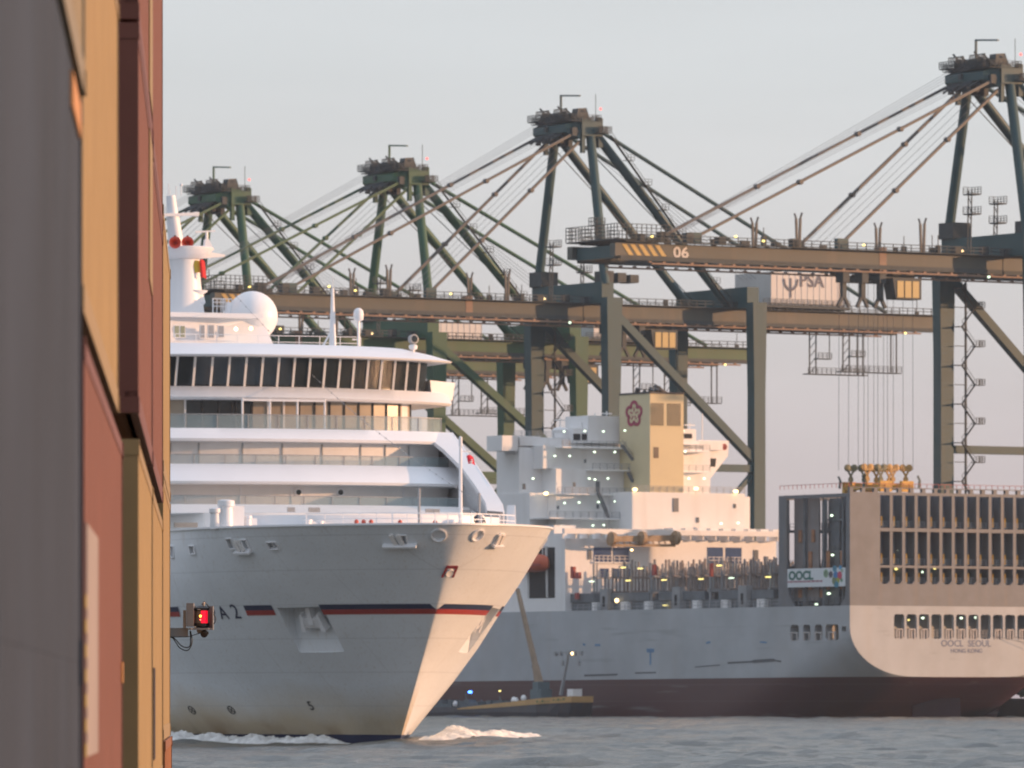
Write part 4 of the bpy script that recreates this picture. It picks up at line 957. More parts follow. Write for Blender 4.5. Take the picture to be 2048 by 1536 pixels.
# bridge wings
LW = LA+18
for px, s_ in ((1001, 1), (1457, -1)):
    yi = HB-6 if s_ > 0 else -HB+6; ye = HB+.1 if s_ > 0 else yx(1457, LW)
    zt_, zl = Zb+.2, zx(908, LW)
    w_ = MB().hexa([(LW, yi, zl-7.5), (LW+3.6, yi, zl-7.5), (LW+3.6, ye-s_*.2, zl), (LW, ye-s_*.2, zl), (LW, yi, zt_), (LW+3.6, yi, zt_), (LW+3.6, ye, zt_), (LW, ye, zt_)])
    w_.build('bridge_wing', M_SUPER, box_)
    MB().hexa([(LW-.05, ye-s_*3.2, zl-2.2), (LW+.1, ye-s_*3.2, zl-2.2), (LW+.1, ye-s_*5.2, zl-2.2), (LW-.05, ye-s_*5.2, zl-2.2), (LW-.05, ye-s_*3.0, zl-.6), (LW+.1, ye-s_*3.0, zl-.6), (LW+.1, ye-s_*6.0, zl-.6), (LW-.05, ye-s_*6.0, zl-.6)]).build('wing_opening', M_DARK, box_)
    em = MB().lathe((LW-.06, ye-s_*1.1, zt_-1.2), [(.62, 0), (.62, -.06), (.42, -.07), (.40, 0)], 18, (1, 0, 0)).build('wing_emblem', M_REDR, box_)
MB().box(LA+17, LA+22.5, HB-.3, HB+3.2, zx(908, LW), Zb+.2).build('wing_cab', M_SUPER, box_)
for px, py, w_, h_, m_, L_ in ((1153, 874, 1.6, 1.2, M_DARK, LA+15.5), (1170, 874, 1.6, 1.2, M_DARK, LA+15.5), (1376, 872, 1.8, .9, M_DARK, LA+15.4)):
    q_ = C2.hx(px, py, L_); MB().box(L_-.1, L_+.05, q_.y-w_/2, q_.y+w_/2, q_.z-h_/2, q_.z+h_/2).build('window', m_, box_)
# funnel
LF = LA+3; yf0, yf1 = yx(1299, LF), yx(1367, LF); zt_ = zx(787, LF)
LFw = LF + 10.5
fn = MB().box(LF, LFw, yf1, yf0, zq-.5, zt_).build('funnel', M_FUN, box_)
MB().box(LF-.12, LFw, yf1-.12, yf0+.12, zt_, zt_+.35).build('funnel_cap', M_BLACKW, fn)
for px0, px1 in ((1302, 1327), (1334, 1361)):
    ya, yb = yx(px0, LF), yx(px1, LF); z0, z1 = zx(851, LF), zx(806, LF)
    lv = MB()
    for k_ in range(15): z_ = z0 + (z1-z0)*k_/15; lv.hexa([(LF-.12, yb, z_), (LF-.02, yb, z_), (LF-.02, ya, z_), (LF-.12, ya, z_), (LF-.06, yb, z_+.08), (LF-.0, yb, z_+.08), (LF-.0, ya, z_+.08), (LF-.06, ya, z_+.08)])
    lf = MB().box(LF-.03, LF+.02, yb, ya, z0, z1).build('louvre', mat('louvre_dark', (.085, .06, .03), .6), fn); lv.build('slat', M_FUN, lf)
ya, yb = yx(1307, LF), yx(1317, LF); MB().box(LF-.06, LF+.02, yb, ya, zx(916, LF), zx(894, LF)).build('louvre', mat('louvre_brown', (.16, .12, .08), .6), fn)
# plum blossom emblem on the port face of the funnel
M_PLUM = mat('emblem_crimson', (.36, .04, .09), .5)
q_ = C2.hy(1268, 828, yf0); pl = MB(); yy = yf0+.05
def blossom(mb, cx, cz, rad, w_):
    for k in range(5):
        a = math.pi/2 + k*2*math.pi/5; x0 = cx + math.cos(a)*rad*.62; z0 = cz + math.sin(a)*rad*.62; rr = rad*.40
        for j in range(14):
            b1 = a - 1.95 + 3.9*j/14; b2 = a - 1.95 + 3.9*(j+1)/14
            mb.beam((x0+math.cos(b1)*rr, yy, z0+math.sin(b1)*rr), (x0+math.cos(b2)*rr, yy, z0+math.sin(b2)*rr), w_, .08, up=(0, 1, 0))
        mb.beam((cx+math.cos(a)*rad*.2, yy, cz+math.sin(a)*rad*.2), (cx+math.cos(a)*rad*.55, yy, cz+math.sin(a)*rad*.55), .22, .08, up=(0, 1, 0))
blossom(pl, q_.x, q_.z, 2.25, .62); pl.v = [(q_.x+(x-q_.x)*1.15, y_, z) for x, y_, z in pl.v]; pl.build('funnel_emblem', M_PLUM, fn)
MB().box(LFw-.02, LFw+.0, yf1, yf0, zt_-8, zt_-3).build('funnel_panel', M_FUN, fn)
rv = random.Random(2)
for k_ in range(7):
    ex = MB(); x = LF+1.2+k_*1.3; ex.tube((x, (yf0+yf1)/2+rv.uniform(-2, 2), zt_), (x-.5, (yf0+yf1)/2+rv.uniform(-2, 2), zt_+rv.uniform(.9, 1.7)), .45, n=10)
    ex.build('exhaust_pipe', M_BLACKW, fn)
# lower block: blue windowed garages, pipe rack, hose crane
for pxs, L_ in (((1188, 1222), LA), ((1226, 1258), LA), ((1415, 1446), LA), ((1451, 1483), LA)):
    ya, yb = yx(pxs[0], L_), yx(pxs[1], L_); z0, z1 = zx(1125, L_), zx(1096 if pxs[0] < 1300 else 1093, L_)
    w_ = MB().box(L_-.1, L_+.02, yb, ya, z0, z1).build('blue_shutter', M_BLUEG, box_)
    gr_ = MB(); gr_.rail([(L_-.4, ya, z0), (L_-.4, yb, z0)], 1.15, .9, .05, 2); gr_.box(L_-.5, L_, yb-.1, ya+.1, z0-.25, z0); gr_.build('shutter_rail', M_SUPER, box_)
for pxs in ((1200, 1217), (1226, 1243), (1252, 1260)):
    ya, yb = yx(pxs[0], LA), yx(pxs[1], LA); MB().box(LA-.1, LA+.02, yb, ya, zx(1155, LA), zx(1138, LA)).build('blue_shutter', M_BLUEG, box_)
for px, py, w_, h_ in ((1179, 1109, .8, 1.8), (1512, 1110, 1.0, 1.9), (1048, 973, .6, 1.1), (1170, 922, .4, .7), (1148, 969, .6, .8), (1195, 1013, .5, .8), (1116, 1015, .4, .6), (1470, 1012, .5, .8), (1195, 973, .9, 2.0), (1352, 1010, 1.2, 2.6), (1395, 1040, .6, 1.0)):
    L_ = LA if py > 1050 else (LA+2 if px > 1264 else LA+10); L_ = LA+13 if px < 1112 else L_
    q_ = C2.hx(px, py, L_-.1); MB().box(L_-.16, L_+.0, q_.y-w_/2, q_.y+w_/2, q_.z-h_/2, q_.z+h_/2).build('house_door', M_DGREY if px != 1352 else M_SHIPG, box_)
ya, yb = yx(1127, LA-2), yx(1556, LA-2); zp = zx(1064, LA-2)
MB().box(LA-2.4, LA-1.6, yb, ya, zp-.55, zp+.45).build('monorail_beam', M_SUPER, box_)
pp = MB(); pr_ = MB()
for k_ in range(18):
    y = ya + (yb-ya)*k_/17
    pr_.box(LA-2, LA+1, y-.15, y+.15, zp-1.4, zp-.5)
    if k_ > 8: pp.box(LA-1.6, LA+1.5, y-.9, y+.9, zp+.45, zp+.85)
pr_.build('beam_bracket', M_SUPER, box_); pp.build('vent_cowl', M_SUPER, box_)
cr_ = MB(); a_ = C2.hx(1222, 1078, LA-3.5); b_ = C2.hx(1350, 1076, LA-3.5)
cr_.beam(a_, b_, .9, 1.1); cr_.beam(a_-Vector((0, 0, 1.2)), b_-Vector((0, 0, 1.4)), .3, .5)
for k_ in range(12): p1 = a_.lerp(b_, k_/11); p2 = a_.lerp(b_, min(1, (k_+.5)/11)); cr_.beam(p1-Vector((0, 0, .3)), p2-Vector((0, 0, 1.4)), .15)
for p in (a_, a_.lerp(b_, .47), b_): cr_.lathe(p + Vector((-.3, 0, 0)), [(.2, -.5), (1.3, -.4), (1.35, .4), (.2, .5)], 14, (0, 1, .1))
cr_.build('provision_crane', mat('crane_brown', (.32, .22, .13), .6, .3, 1), box_)
# port side of the lower house: recess with lifeboat
xr0, xr1 = C2.hy(1110, 1130, HB).x, C2.hy(1058, 1130, HB).x
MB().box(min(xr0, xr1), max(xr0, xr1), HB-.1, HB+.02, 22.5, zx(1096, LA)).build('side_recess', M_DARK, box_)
lb = MB(); zc_ = C2.hy(1085, 1128, HB+.8).z; xc_ = (xr0+xr1)/2 + 1.5; rg = []
for i in range(13):
    f = i/12*2-1; w_ = 1.5*(1-abs(f)**3)**.5; rg.append([(xc_+f*5.2, HB+1+w_*math.cos(a), zc_ + (1.5 if math.sin(a) < 0 else 1.9)*math.sin(a)*(1-abs(f)**4*.5)) for a in [2*math.pi*k/16 for k in range(16)]])
lbm = MB().loft(rg, closed=True, cap=True).build('lifeboat', mat('lifeboat_orange', (.50, .09, .03), .5, .08), box_, smooth=50)
MB().box(xc_-4.6, xc_+4.6, HB+2.45, HB+2.56, zc_-.25, zc_+.05).build('fender_rub', M_REDR, lbm)
dv = MB()
for x in (xc_-3.4, xc_+3.4): dv.beam((x, HB, zc_+3.2), (x, HB+1.2, zc_+3.2), .35).beam((x, HB+1.1, zc_+3.2), (x, HB+1.1, zc_+1.7), .12).beam((x, HB, 22.6), (x, HB+.3, zc_+3.3), .35)
dv.build('davit', M_SUPER, box_)
# lamps on the house
for px, py in ((1110, 912), (1139, 912), (1189, 904), (1229, 904), (1283, 907), (1066, 957), (1178, 957), (1190, 959), (1215, 957), (1288, 955), (1128, 863), (1169, 862), (1207, 863), (1249, 861), (1366, 862), (1370, 903), (1377, 957), (1408, 957), (1129, 1006), (1158, 1005), (1197, 1004), (1230, 1003), (1122, 1052), (1185, 1051), (1208, 1050), (1442, 1047), (1476, 1046)):
    L_ = LA+8 if px > 1112 else LA+12.5
    if 1262 < px and py > 980: L_ = LA-2.5
    if px > 1362 and py < 970: L_ = LA+8
    lampball(L_, px, py, M_LAMPW, .27)
for px, py in ((1091, 987), (1270, 979), (1392, 977), (1471, 983)): lampball(LA+1.5 if px > 1200 else LA+11, px, py, M_LAMPO, .50, 'floodlight')
lampball(LA-3.5, 1263, 1100, M_LAMPO, .3, 'floodlight')
for px, py0, py1 in ((1120, 858, 835), (1180, 858, 842), (1213, 834, 822), (1163, 858, 845), (1404, 880, 827), (1379, 856, 845), (1190, 834, 826)):
    a_ = C2.hx(px, py0+2, LA+17); b_ = C2.hx(px, py1, LA+17); ms = MB().tube(a_, b_, .13, n=6)
    if px in (1120, 1213, 1379): ms.beam(b_-Vector((0, 1.2, .5)), b_+Vector((0, 1.2, -.5)), .2)
    ms.build('mast', M_SUPER, box_)
q_ = C2.hx(1120, 850, LA+17); MB().lathe((q_.x, q_.y, q_.z-1.5), [(1.2, 0), (1.5, .5), (1.2, .9), (.3, 1.1)], 14).build('wheelhouse_dome', M_SUPER, box_)
# mooring lines running off the stern
ml = MB(); 
for y0, z0, k_ in ((-8, 14.6, 0), (-12, 14.6, 2)):
    a_ = Vector((-.2, y0, z0)); b_ = Vector((-14-k_*3, -75, 8.5)); pts = [a_.lerp(b_, i/14) - Vector((0, 0, 2.2*math.sin(i/14*math.pi))) for i in range(15)]
    ml.path(pts, .04, 5)
ml.build('mooring_line', M_BLACKW, box_)
# ================================================================ bunker barge alongside
xb0 = C2.hy(1168, 1435, HB+9).x
bl = Vector((xb0, HB+9.5, 0)); bw_ = (C2.o.x + bl.x*C2.c - bl.y*C2.s, C2.o.y + bl.x*C2.s + bl.y*C2.c, 0)
barge = empty('bunker_barge', bw_, R(122.4), 'low dark bunker barge with ochre bulwark and tall derrick, lying against the container ship', 'barge')
M_BH = mat('barge_hull_dark', (.045, .05, .065), .5, .15, .4, streak=.2)
M_OCH = mat('barge_ochre', (.50, .30, .12), .5, .1)
def bz(x):      # sheer, highest at the near end
    return 1.9 + 1.3*max(0, 1-x/34)**1.4
rg = []
for x in (0, .8, 2, 4, 7, 11, 16, 22, 30, 40, 60, 85, 108):
    w_ = 5.6*min(1, (.42 + x/9)) ; zz = bz(x); rake = 0
    rg.append([(x + (1.6 if x < 3 else 0), -w_*.9, -1), (x+(.6 if x < 3 else 0), -w_, 1), (x, -w_, zz), (x, w_, zz), (x+(.6 if x < 3 else 0), w_, 1), (x+(1.6 if x < 3 else 0), w_*.9, -1)])
MB().loft(rg, closed=True, cap=True).build('hull', M_BH, barge)
bb = MB(); ra = []; rb = []
for i in range(24):
    x = i*1.5; w_ = 5.6*min(1, (.42 + x/9))+.06; hgt = 1.05*(1-i/23)**.55+.12
    ra.append((x, w_, bz(x)-.35)); rb.append((x, w_, bz(x)-.35+hgt))
bb.loft([ra, rb, [(x, y-.2, z) for x, y, z in rb], [(x, y-.2, z) for x, y, z in ra], ra]); 
bb.hexa([(-.06, -2.4, bz(0)-.35), (.14, -2.4, bz(0)-.35), (.14, 2.4, bz(0)-.35), (-.06, 2.4, bz(0)-.35), (-.06, -2.4, bz(0)+.8), (.14, -2.4, bz(0)+.8), (.14, 2.4, bz(0)+.8), (-.06, 2.4, bz(0)+.8)])
bb.build('bulwark', M_OCH, barge)
CB = Frame(bw_[0], bw_[1], R(122.4))
nm = MB(); rv = random.Random(5)
q0 = CB.hy(1073, 1402, 5.7); q1_ = CB.hy(1126, 1400, 5.7); k_ = 0; x = q0.x
while x > q1_.x:
    w_ = rv.uniform(.35, .75); f = (q0.x-x)/(q0.x-q1_.x)
    if k_ % 6 != 5: nm.box(x-w_, x, 5.66, 5.70, bz(x)-.05, bz(x)+.32)
    if k_ % 2: nm.v[-4:] = [(a, b2, c-.25) for a, b2, c in nm.v[-4:]]
    x -= w_ + .28; k_ += 1
nm.build('name_mark', mat('barge_name_green', (.10, .16, .05), .6), barge)
def qb(px, py, y=0): return CB.hy(px, py, y)
a_ = qb(1083, 1385); b_ = qb(1071, 1330); c = qb(1036, 1178)
d_ = MB().beam(a_, b_, 1.5, 1.3, w2=.95, h2=.9).beam(b_, c, .85, .85, w2=.6, h2=.6)
d_.build('derrick_boom', mat('derrick_tan', (.30, .22, .15), .6, .15), barge)
MB().box(a_.x-1.9, a_.x+1.9, -1.2, 1.2, 2.2, a_.z+.6).box(a_.x-.9, a_.x+.9, -1.3, 1.3, a_.z, a_.z+2).beam(a_+Vector((.6, 0, .5)), b_+Vector((1.0, 0, 0)), .35).build('derrick_house', mat('derrick_blue', (.10, .15, .17), .6), barge)
a2 = qb(1122, 1390); b2_ = qb(1137, 1312); mb = MB().beam(a2, b2_, .55, .5, w2=.35, h2=.35)
l_, r_ = qb(1112, 1306), qb(1163, 1305); mb.beam(l_, r_, .18, .3); 
for f in (0, .2, .5, .75, 1): mb.box(*(lambda p: (p.x-.35, p.x+.35, p.y-.3, p.y+.3, p.z-.55, p.z+.25))(l_.lerp(r_, f)))
for px in (1126, 1158): p = qb(px, 1322); mb.tube(p, p+Vector((0, 0, 1.5)), .05, n=4).box(p.x-.25, p.x+.25, p.y-.2, p.y+.2, p.z-.9, p.z)
mb.build('light_mast', M_GALV, barge); MB().ball(qb(1145, 1307, .4), .3, 8).build('lamp', M_LAMPO, barge)
rv = random.Random(6); M_GEAR = mat('deck_gear_slate', (.09, .12, .14), .6, .3, 1)
for k_ in range(34):
    ey = MB(); x = 18 + k_*2.0 + rv.random(); w_ = rv.uniform(.5, 1.6); h_ = rv.uniform(.3, 1.5); ey.box(x-w_, x+w_, 1.0+rv.random(), 3.5, 1.8, 2.0+h_)
    if k_ % 3 == 0: ey.tube((x, 2, 2), (x+1, 2, 2+h_+rv.random()*1.5), .12, n=6)
    ey.build('deck_gear', M_GEAR, barge)
for px, py in ((1048, 1392), (1028, 1396), (1033, 1397), (912, 1404)): p = qb(px, py, 3.6); MB().lathe(p-Vector((0, 0, .8)), [(.45, 0), (.55, .4), (.4, .8), (.2, 1.0)], 12).build('vent_cowl', M_SUPER, barge)
MB().box(qb(1150, 1375).x-1, qb(1150, 1375).x+1, -1, 1, 2.4, qb(1150, 1378).z).build('deck_hatch', M_SUPER, barge)
MB().ball(qb(941, 1384, 4.2), .42, 10, .6).build('blue_lamp', lit('lamp_blue', (.05, .18, 1.0), 8), barge)
MB().ball(qb(1000, 1382, 4.2), .26, 8, .6).build('lamp', M_LAMPY, barge)
# ================================================================ quay cranes
QZ = 3.6
def make_crane(root, gm, gm2, zt, apex, boomh, ups=1.0, cab=True):
    """root local axes: x along the quay, y towards the water. waterside legs y=0, landside legs y=-35"""
    Z = lambda z: z-QZ
    zb = zt-boomh              # underside of girder
    HS, G = 14.2, 35.0
    for sx in (-1, 1):
        for y, w in ((0, 2.9), (-G, 2.7)):
            MB().beam((sx*HS, y, Z(6)), (sx*HS, y, Z(zb-14)), 2.5, w, up=(0, 1, 0)).beam((sx*HS, y, Z(zb-14)), (sx*HS, y, Z(zt+.8)), 2.5, w, up=(0, 1, 0), w2=2.6, h2=w*1.25).build('leg', gm, root)
            bg_ = MB().box(sx*HS-4.5, sx*HS+4.5, y-.8, y+.8, Z(4.2), Z(6.2))
            for k in range(8): bg_.lathe((sx*HS-4+k*1.14, y, Z(4.2)), [(.42, -.2), (.5, -.15), (.5, .15), (.42, .2)], 10, (0, 1, 0))
            bg_.build('bogie', gm, root)
        MB().beam((sx*HS, 1, Z(50)), (sx*HS, -G-1, Z(50)), 1.5, 1.5).build('side_beam', gm, root)
        MB().beam((sx*HS, -1.0, Z(zb+1)), (sx*HS, -G+.5, Z(51.5)), 1.55, 1.7, up=(1, 0, 0)).build('diagonal_brace', gm, root)
        MB().beam((sx*HS, -G, Z(50)), (sx*HS, -G+7, Z(43)), .9, .9).build('knee_brace', gm, root)
        MB().beam((sx*HS, 0, Z(9)), (sx*HS, -G, Z(9)), 1.6, 1.8).build('sill_beam', gm, root)
    for y in (0, -G):
        MB().box(-HS+1.25, HS-1.25, y-1.4, y+1.4, Z(zt-.2), Z(zt+4.0)).build('portal_beam', gm, root)
        MB().box(-HS, HS, y-.9, y+.9, Z(8.2), Z(10)).build('sill_beam', gm, root)
    # twin girders: boom over the water and main girder over the quay
    for sx in (-1, 1):
        x = sx*7.0
        bo = MB().hexa([(x-.85, 87.5, Z(zb+.8)), (x+.85, 87.5, Z(zb+.8)), (x+.85, 2.6, Z(zb)), (x-.85, 2.6, Z(zb)), (x-.85, 87.5, Z(zt-.5)), (x+.85, 87.5, Z(zt-.5)), (x+.85, 2.6, Z(zt)), (x-.85, 2.6, Z(zt))]).build('boom_girder', gm2, root)
        MB().box(x-.83, x+.83, -84, 2.4, Z(zb), Z(zt)).build('main_girder', gm2, root)
        rl = MB().box(x-1.3, x-.95, -80, 80, Z(zb-.55), Z(zb-.25))
        for k in range(54): rl.box(x-1.25, x-.85, -79+k*3, -78.4+k*3, Z(zb-.26), Z(zb+.02))
        rl.build('trolley_rail', M_RAILC, root)
        wk = MB().box(x-2.1, x-.9, -84, 86, Z(zt-.25), Z(zt-.1)); wk.rail([(x-2.1, -84, Z(zt-.1)), (x-2.1, 86, Z(zt-.1))], 1.2, 2.0, .07, 2); wk.build('walkway', M_WALK, root)
        MB().box(x-.97, x-.86, -83.5, 2.3, Z(zb), Z(zb+.75)).box(x-.97, x-.86, 2.7, 86.5, Z(zb+.1), Z(zb+.9)).build('girder_shadow_strip', M_WALK, root)  # dark strip standing in for the shadow along the girder's lower face
        MB().box(x-.9, x+.9, 28.6, 30.2, Z(zb-.4), Z(zt+.5)).build('hinge_plate', M_RAILC, root)
    for y in (86, 60, 31, -60, -83): MB().box(-6.2, 6.2, y-.6, y+.6, Z(zb+.6), Z(zt-.8)).build('cross_tie', gm, root)
    # A-frame
    ya = 0.0; za = apex-7.9
    for sx in (-1, 1):
        MB().tube((sx*12.5, .3, Z(zt+3.5)), (sx*6.6, ya, Z(za)), .95, .95, 14).build('tower_leg', gm, root)
        MB().tube((sx*6.6, -1.5, Z(za)), (sx*7.0, -33.5, Z(zt)), .95, .95, 14).build('back_leg', gm, root)
        MB().tube((sx*6.2, -1.5, Z(za+1.5)), (sx*7, -72, Z(zt+.2)), .40, .40, 10).build('backstay', gm, root)
        MB().beam((sx*5.4, 2, Z(za-1)), (sx*7, -35, Z(zt+8 if 0 else zt+1)), .14, .14).build('pendant', M_WALK, root)
        # forestays, pin-jointed in three lengths
        for yt, o in ((70, 1.0), (38, -1.2)):
            a = Vector((sx*6.6, 2.5, Z(za+o))); b = Vector((sx*7.0, yt, Z(zt+1.0)))
            fs = MB()
            for f0, f1 in ((0, .325), (.335, .655), (.665, 1)):
                p, q = a.lerp(b, f0), a.lerp(b, f1); off = Vector((.16, 0, 0)); fs.beam(p-off, q-off, .2, .46); fs.beam(p+off*1.6, q+off*1.6, .2, .46)
            for f in (.33, .66): fs.lathe(a.lerp(b, f) - Vector((.6, 0, 0)), [(.45, 0), (.5, .1), (.5, 1.1), (.45, 1.2)], 10, (1, 0, 0))
            fs.build('forestay', M_STAY if gm is M_CG_A else gm2, root)
            MB().box(sx*7-.55, sx*7+.55, yt-1.2, yt+1.2, Z(zt), Z(zt+1.9)).build('stay_lug', gm, root)
        for y in (20, 47.5):       # stay rests
            u = MB()
            for dx in (-.55, .55): u.beam((sx*7+dx*.7, y, Z(zt)), (sx*7+dx*1.2, y, Z(zt+5.2)), .38).beam((sx*7+dx*1.2, y, Z(zt+5.2)), (sx*7+dx*2.2, y, Z(zt+6.2)), .25)
            u.build('stay_rest', M_STAY, root)
    rp = MB()
    for k in range(4):
        rp.tube((-3+k*2, 3, Z(za+4.5)), (-2+k*1.4, 70, Z(zt+2)), .035, n=4); rp.tube((-3+k*2, 3, Z(za+1.5)), (-2+k*1.4, 68, Z(zt+3)), .03, n=4)
        rp.tube((-3+k*1.6, -2, Z(za)), (-3+k*1.6, -46, Z(zt+4)), .04, n=4); rp.tube((-5+k*3.3, 3, Z(za-1)), (-4+k*2.6, 39, Z(zt+1)), .04, n=4)
    rp.build('hoist_rope', M_ROPE, root)
    # apex head: sheave house, platforms, davit, lamp
    hd = MB().hexa([(-7.6, -1.8, Z(za-.2)), (7.2, -1.8, Z(za-.2)), (7.2, 2.6, Z(za-.2)), (-7.6, 2.6, Z(za-.2)), (-7.6, -1.8, Z(za+2.6)), (7.2, -1.8, Z(za+2.6)), (7.2, 2.6, Z(za+3.4)), (-7.6, 2.6, Z(za+3.4))])
    hd.hexa([(-7, 2.6, Z(za-.8)), (7, 2.6, Z(za-.8)), (6, 5.6, Z(za+.5)), (-6, 5.6, Z(za+.5)), (-7, 2.6, Z(za+3.0)), (7, 2.6, Z(za+3.0)), (6, 5.6, Z(za+2.0)), (-6, 5.6, Z(za+2.0))])
    hd.beam((-6.8, 2, Z(za-3.6)), (-6.8, 2, Z(za)), .8).beam((6.8, 2, Z(za-3.2)), (6.8, 2, Z(za)), .8)
    hd.box(-7.5, -6.0, -2.4, -1.4, Z(za-2.4), Z(za+3.5))
    hd.build('apex_beam', gm, root)
    rnd = random.Random(17)
    sh = MB()
    for k, x in enumerate((-5.2, -2.6, 1.5, 4.0)):
        sh.lathe((x, 1.2+(k % 2)*2.6, Z(za+3.9)), [(.5, -.3), (1.1, -.25), (1.1, .25), (.5, .3)], 14, (1, 0, 0)); sh.rail([(x-1.1, 5.4, Z(za+3)), (x+1.1, 5.4, Z(za+3))], 2.2, .5, .07, 3); sh.beam((x-1.2, 3, Z(za+3)), (x-.4, 5.5, Z(za+5.2+(k % 2)*.6)), .3); sh.box(x-.9, x+.9, .2, 2.8, Z(za+2.4), Z(za+4.6))
    for k in range(26):
        x = rnd.uniform(-7, 7); y = rnd.uniform(-2, 6); z = rnd.uniform(-1.2, 3.8); s = rnd.uniform(.3, .85); sh.box(x-s, x+s, y-s*.7, y+s*.7, Z(za+z-s), Z(za+z+s))
    for k in range(10): x = rnd.uniform(-6.5, 6.5); sh.tube((x, 4, Z(za+1)), (x+.3, 8, Z(za-rnd.uniform(.5, 2.6))), .22, n=6)
    sh.hexa([(-5.8, -.6, Z(za+2.8)), (-3.2, -.6, Z(za+2.8)), (-3.2, 2.6, Z(za+2.8)), (-5.8, 2.6, Z(za+2.8)), (-5.2, 0, Z(za+5.6)), (-3.6, 0, Z(za+5.6)), (-3.4, 2.2, Z(za+5.4)), (-5.4, 2.2, Z(za+5.4))]).hexa([(2, .6, Z(za+2.8)), (5.6, .6, Z(za+2.8)), (5.6, 4.4, Z(za+2.8)), (2, 4.4, Z(za+2.8)), (2.6, 1.4, Z(za+5.0)), (4.8, 1.4, Z(za+5.2)), (4.8, 3.6, Z(za+4.6)), (2.6, 3.6, Z(za+4.6))])
    sh.build('sheave_house', M_SHEAVE, root)
    pf = MB().box(-7.6, 7.2, -1.9, 5.2, Z(za+2.65), Z(za+2.8))
    pf.rail([(-7.6, -1.9, Z(za+2.8)), (7.2, -1.9, Z(za+2.8)), (7.2, 5.2, Z(za+2.8)), (-7.6, 5.2, Z(za+2.8)), (-7.6, -1.9, Z(za+2.8))], 1.2, .9, .05, 3)
    pf.box(3.5, 6.4, 4, 6.6, Z(za+3.0), Z(za+3.2)); pf.rail([(3.5, 6.6, Z(za+3.2)), (6.4, 6.6, Z(za+3.2))], 1.2, .6, .06, 3)
    pf.box(-9, -7.6, -3.5, -.5, Z(za+.4), Z(za+.55)); pf.rail([(-9, -3.5, Z(za+.5)), (-9, -.5, Z(za+.5)), (-7.6, -3.5, Z(za+.5))], 1.2, .5, .06, 3)
    pf.build('apex_platform', M_WALK, root)
    dv = MB().beam((1.2, 2, Z(za+3)), (1.2, 2, Z(apex+.6)), .35).beam((1.2, 2, Z(apex+.5)), (-4.6, 1.2, Z(apex+.1)), .45, .3); MB().tube((-6.2, -1.5, Z(za+2.7)), (-6.2, -1.5, Z(apex+.4)), .07, n=5).build('antenna_rod', M_WALK, root)
    dv.build('service_davit', gm, root)
    MB().ball((-7.4, -1.9, Z(apex-2.6)), .26, 8).build('warning_lamp', M_WARN, root)
    tg = MB().box(-8.4, 8.4, 76, 87.4, Z(zt+.1), Z(zt+.3))
    for hh in (0, 1.3): tg.rail([(-8.4, 76, Z(zt+.3+hh)), (-8.4, 87.4, Z(zt+.3+hh)), (8.4, 87.4, Z(zt+.3+hh)), (8.4, 76, Z(zt+.3+hh))], 1.3, 1.0, .06, 2)
    tg.beam((5, 83, Z(zt)), (5, 83, Z(zt+4.6)), .3).box(4.2, 5.8, 81.8, 84.2, Z(zt+3.2), Z(zt+3.4)); tg.rail([(4.2, 81.8, Z(zt+3.4)), (4.2, 84.2, Z(zt+3.4)), (5.8, 84.2, Z(zt+3.4))], 1.3, .6, .06, 2)
    tg.build('tip_platform', M_WALK, root)
    # stair down the back leg and up one waterside leg
    stt = MB()
    for k in range(7):
        f0, f1 = k/7, (k+1)/7; a = Vector((-8.6, -3.5-29*f0, Z(za)-(za-zt)*f0)); b = Vector((-8.6, -3.5-29*f1, Z(za)-(za-zt)*f1))
        stt.beam(a, b, .7, .12); stt.beam(a+Vector((0, 0, 1)), b+Vector((0, 0, 1)), .08)
        stt.box(b.x-.9, b.x+.9, b.y-1, b.y+.6, b.z-.1, b.z); stt.rail([b+Vector((-.9, -1, 0)), b+Vector((-.9, .6, 0))], 1.1, .7, .04)
    for sx in (-1, 1):
        if sx < 0: continue
        zz = Z(8); side = 1; x0 = sx*HS-1.9
        while zz < Z(zt-2):
            stt.beam((x0-.3, -2.6 if side > 0 else -5.6, zz), (x0-.3, -5.6 if side > 0 else -2.6, zz+3.6), .45, .12); stt.beam((x0-.3, -2.6 if side > 0 else -5.6, zz+1), (x0-.3, -5.6 if side > 0 else -2.6, zz+4.6), .07)
            if side > 0:
                stt.box(x0-1, x0+.6, -7.4, -5.4, zz+3.5, zz+3.65); stt.rail([(x0-1, -7.4, zz+3.6), (x0+.6, -7.4, zz+3.6)], 1.1, .6, .05, 3); stt.rail([(x0-1, -7.4, zz+3.6), (x0-1, -5.4, zz+3.6)], 1.1, .6, .05, 3)
            else: stt.box(x0-1, x0+.6, -2.6, -1.2, zz+3.5, zz+3.65)
            stt.beam((x0, -1.2, zz), (x0, -4, zz), .14); side = -side; zz += 3.6
        stt.beam((x0, -3.7, Z(8)), (x0, -3.7, Z(zt-4)), .32)
    stt.build('stairs', M_WALK, root)
    # machinery house on the girders behind the landside legs
    mh_ = MB().box(-8.6, 4.6, -60.5, -42.5, Z(zt+.9), Z(zt+7.6)).build('machinery_house', M_HOUSE, root)
    MB().box(-9.4, 9.4, -61.5, -40, Z(zt+.3), Z(zt+.85)).rail([(-9.4, -61.5, Z(zt+.85)), (-9.4, -40, Z(zt+.85))], 1.2, 1.4, .04, 3).build('house_platform', M_WALK, root)
    rb = MB()
    for k in range(13): y = -60.5+k*1.5; rb.box(-8.68, -8.58, y, y+.12, Z(zt+1), Z(zt+7.5))
    rb.build('wall_rib', M_HOUSE, mh_)
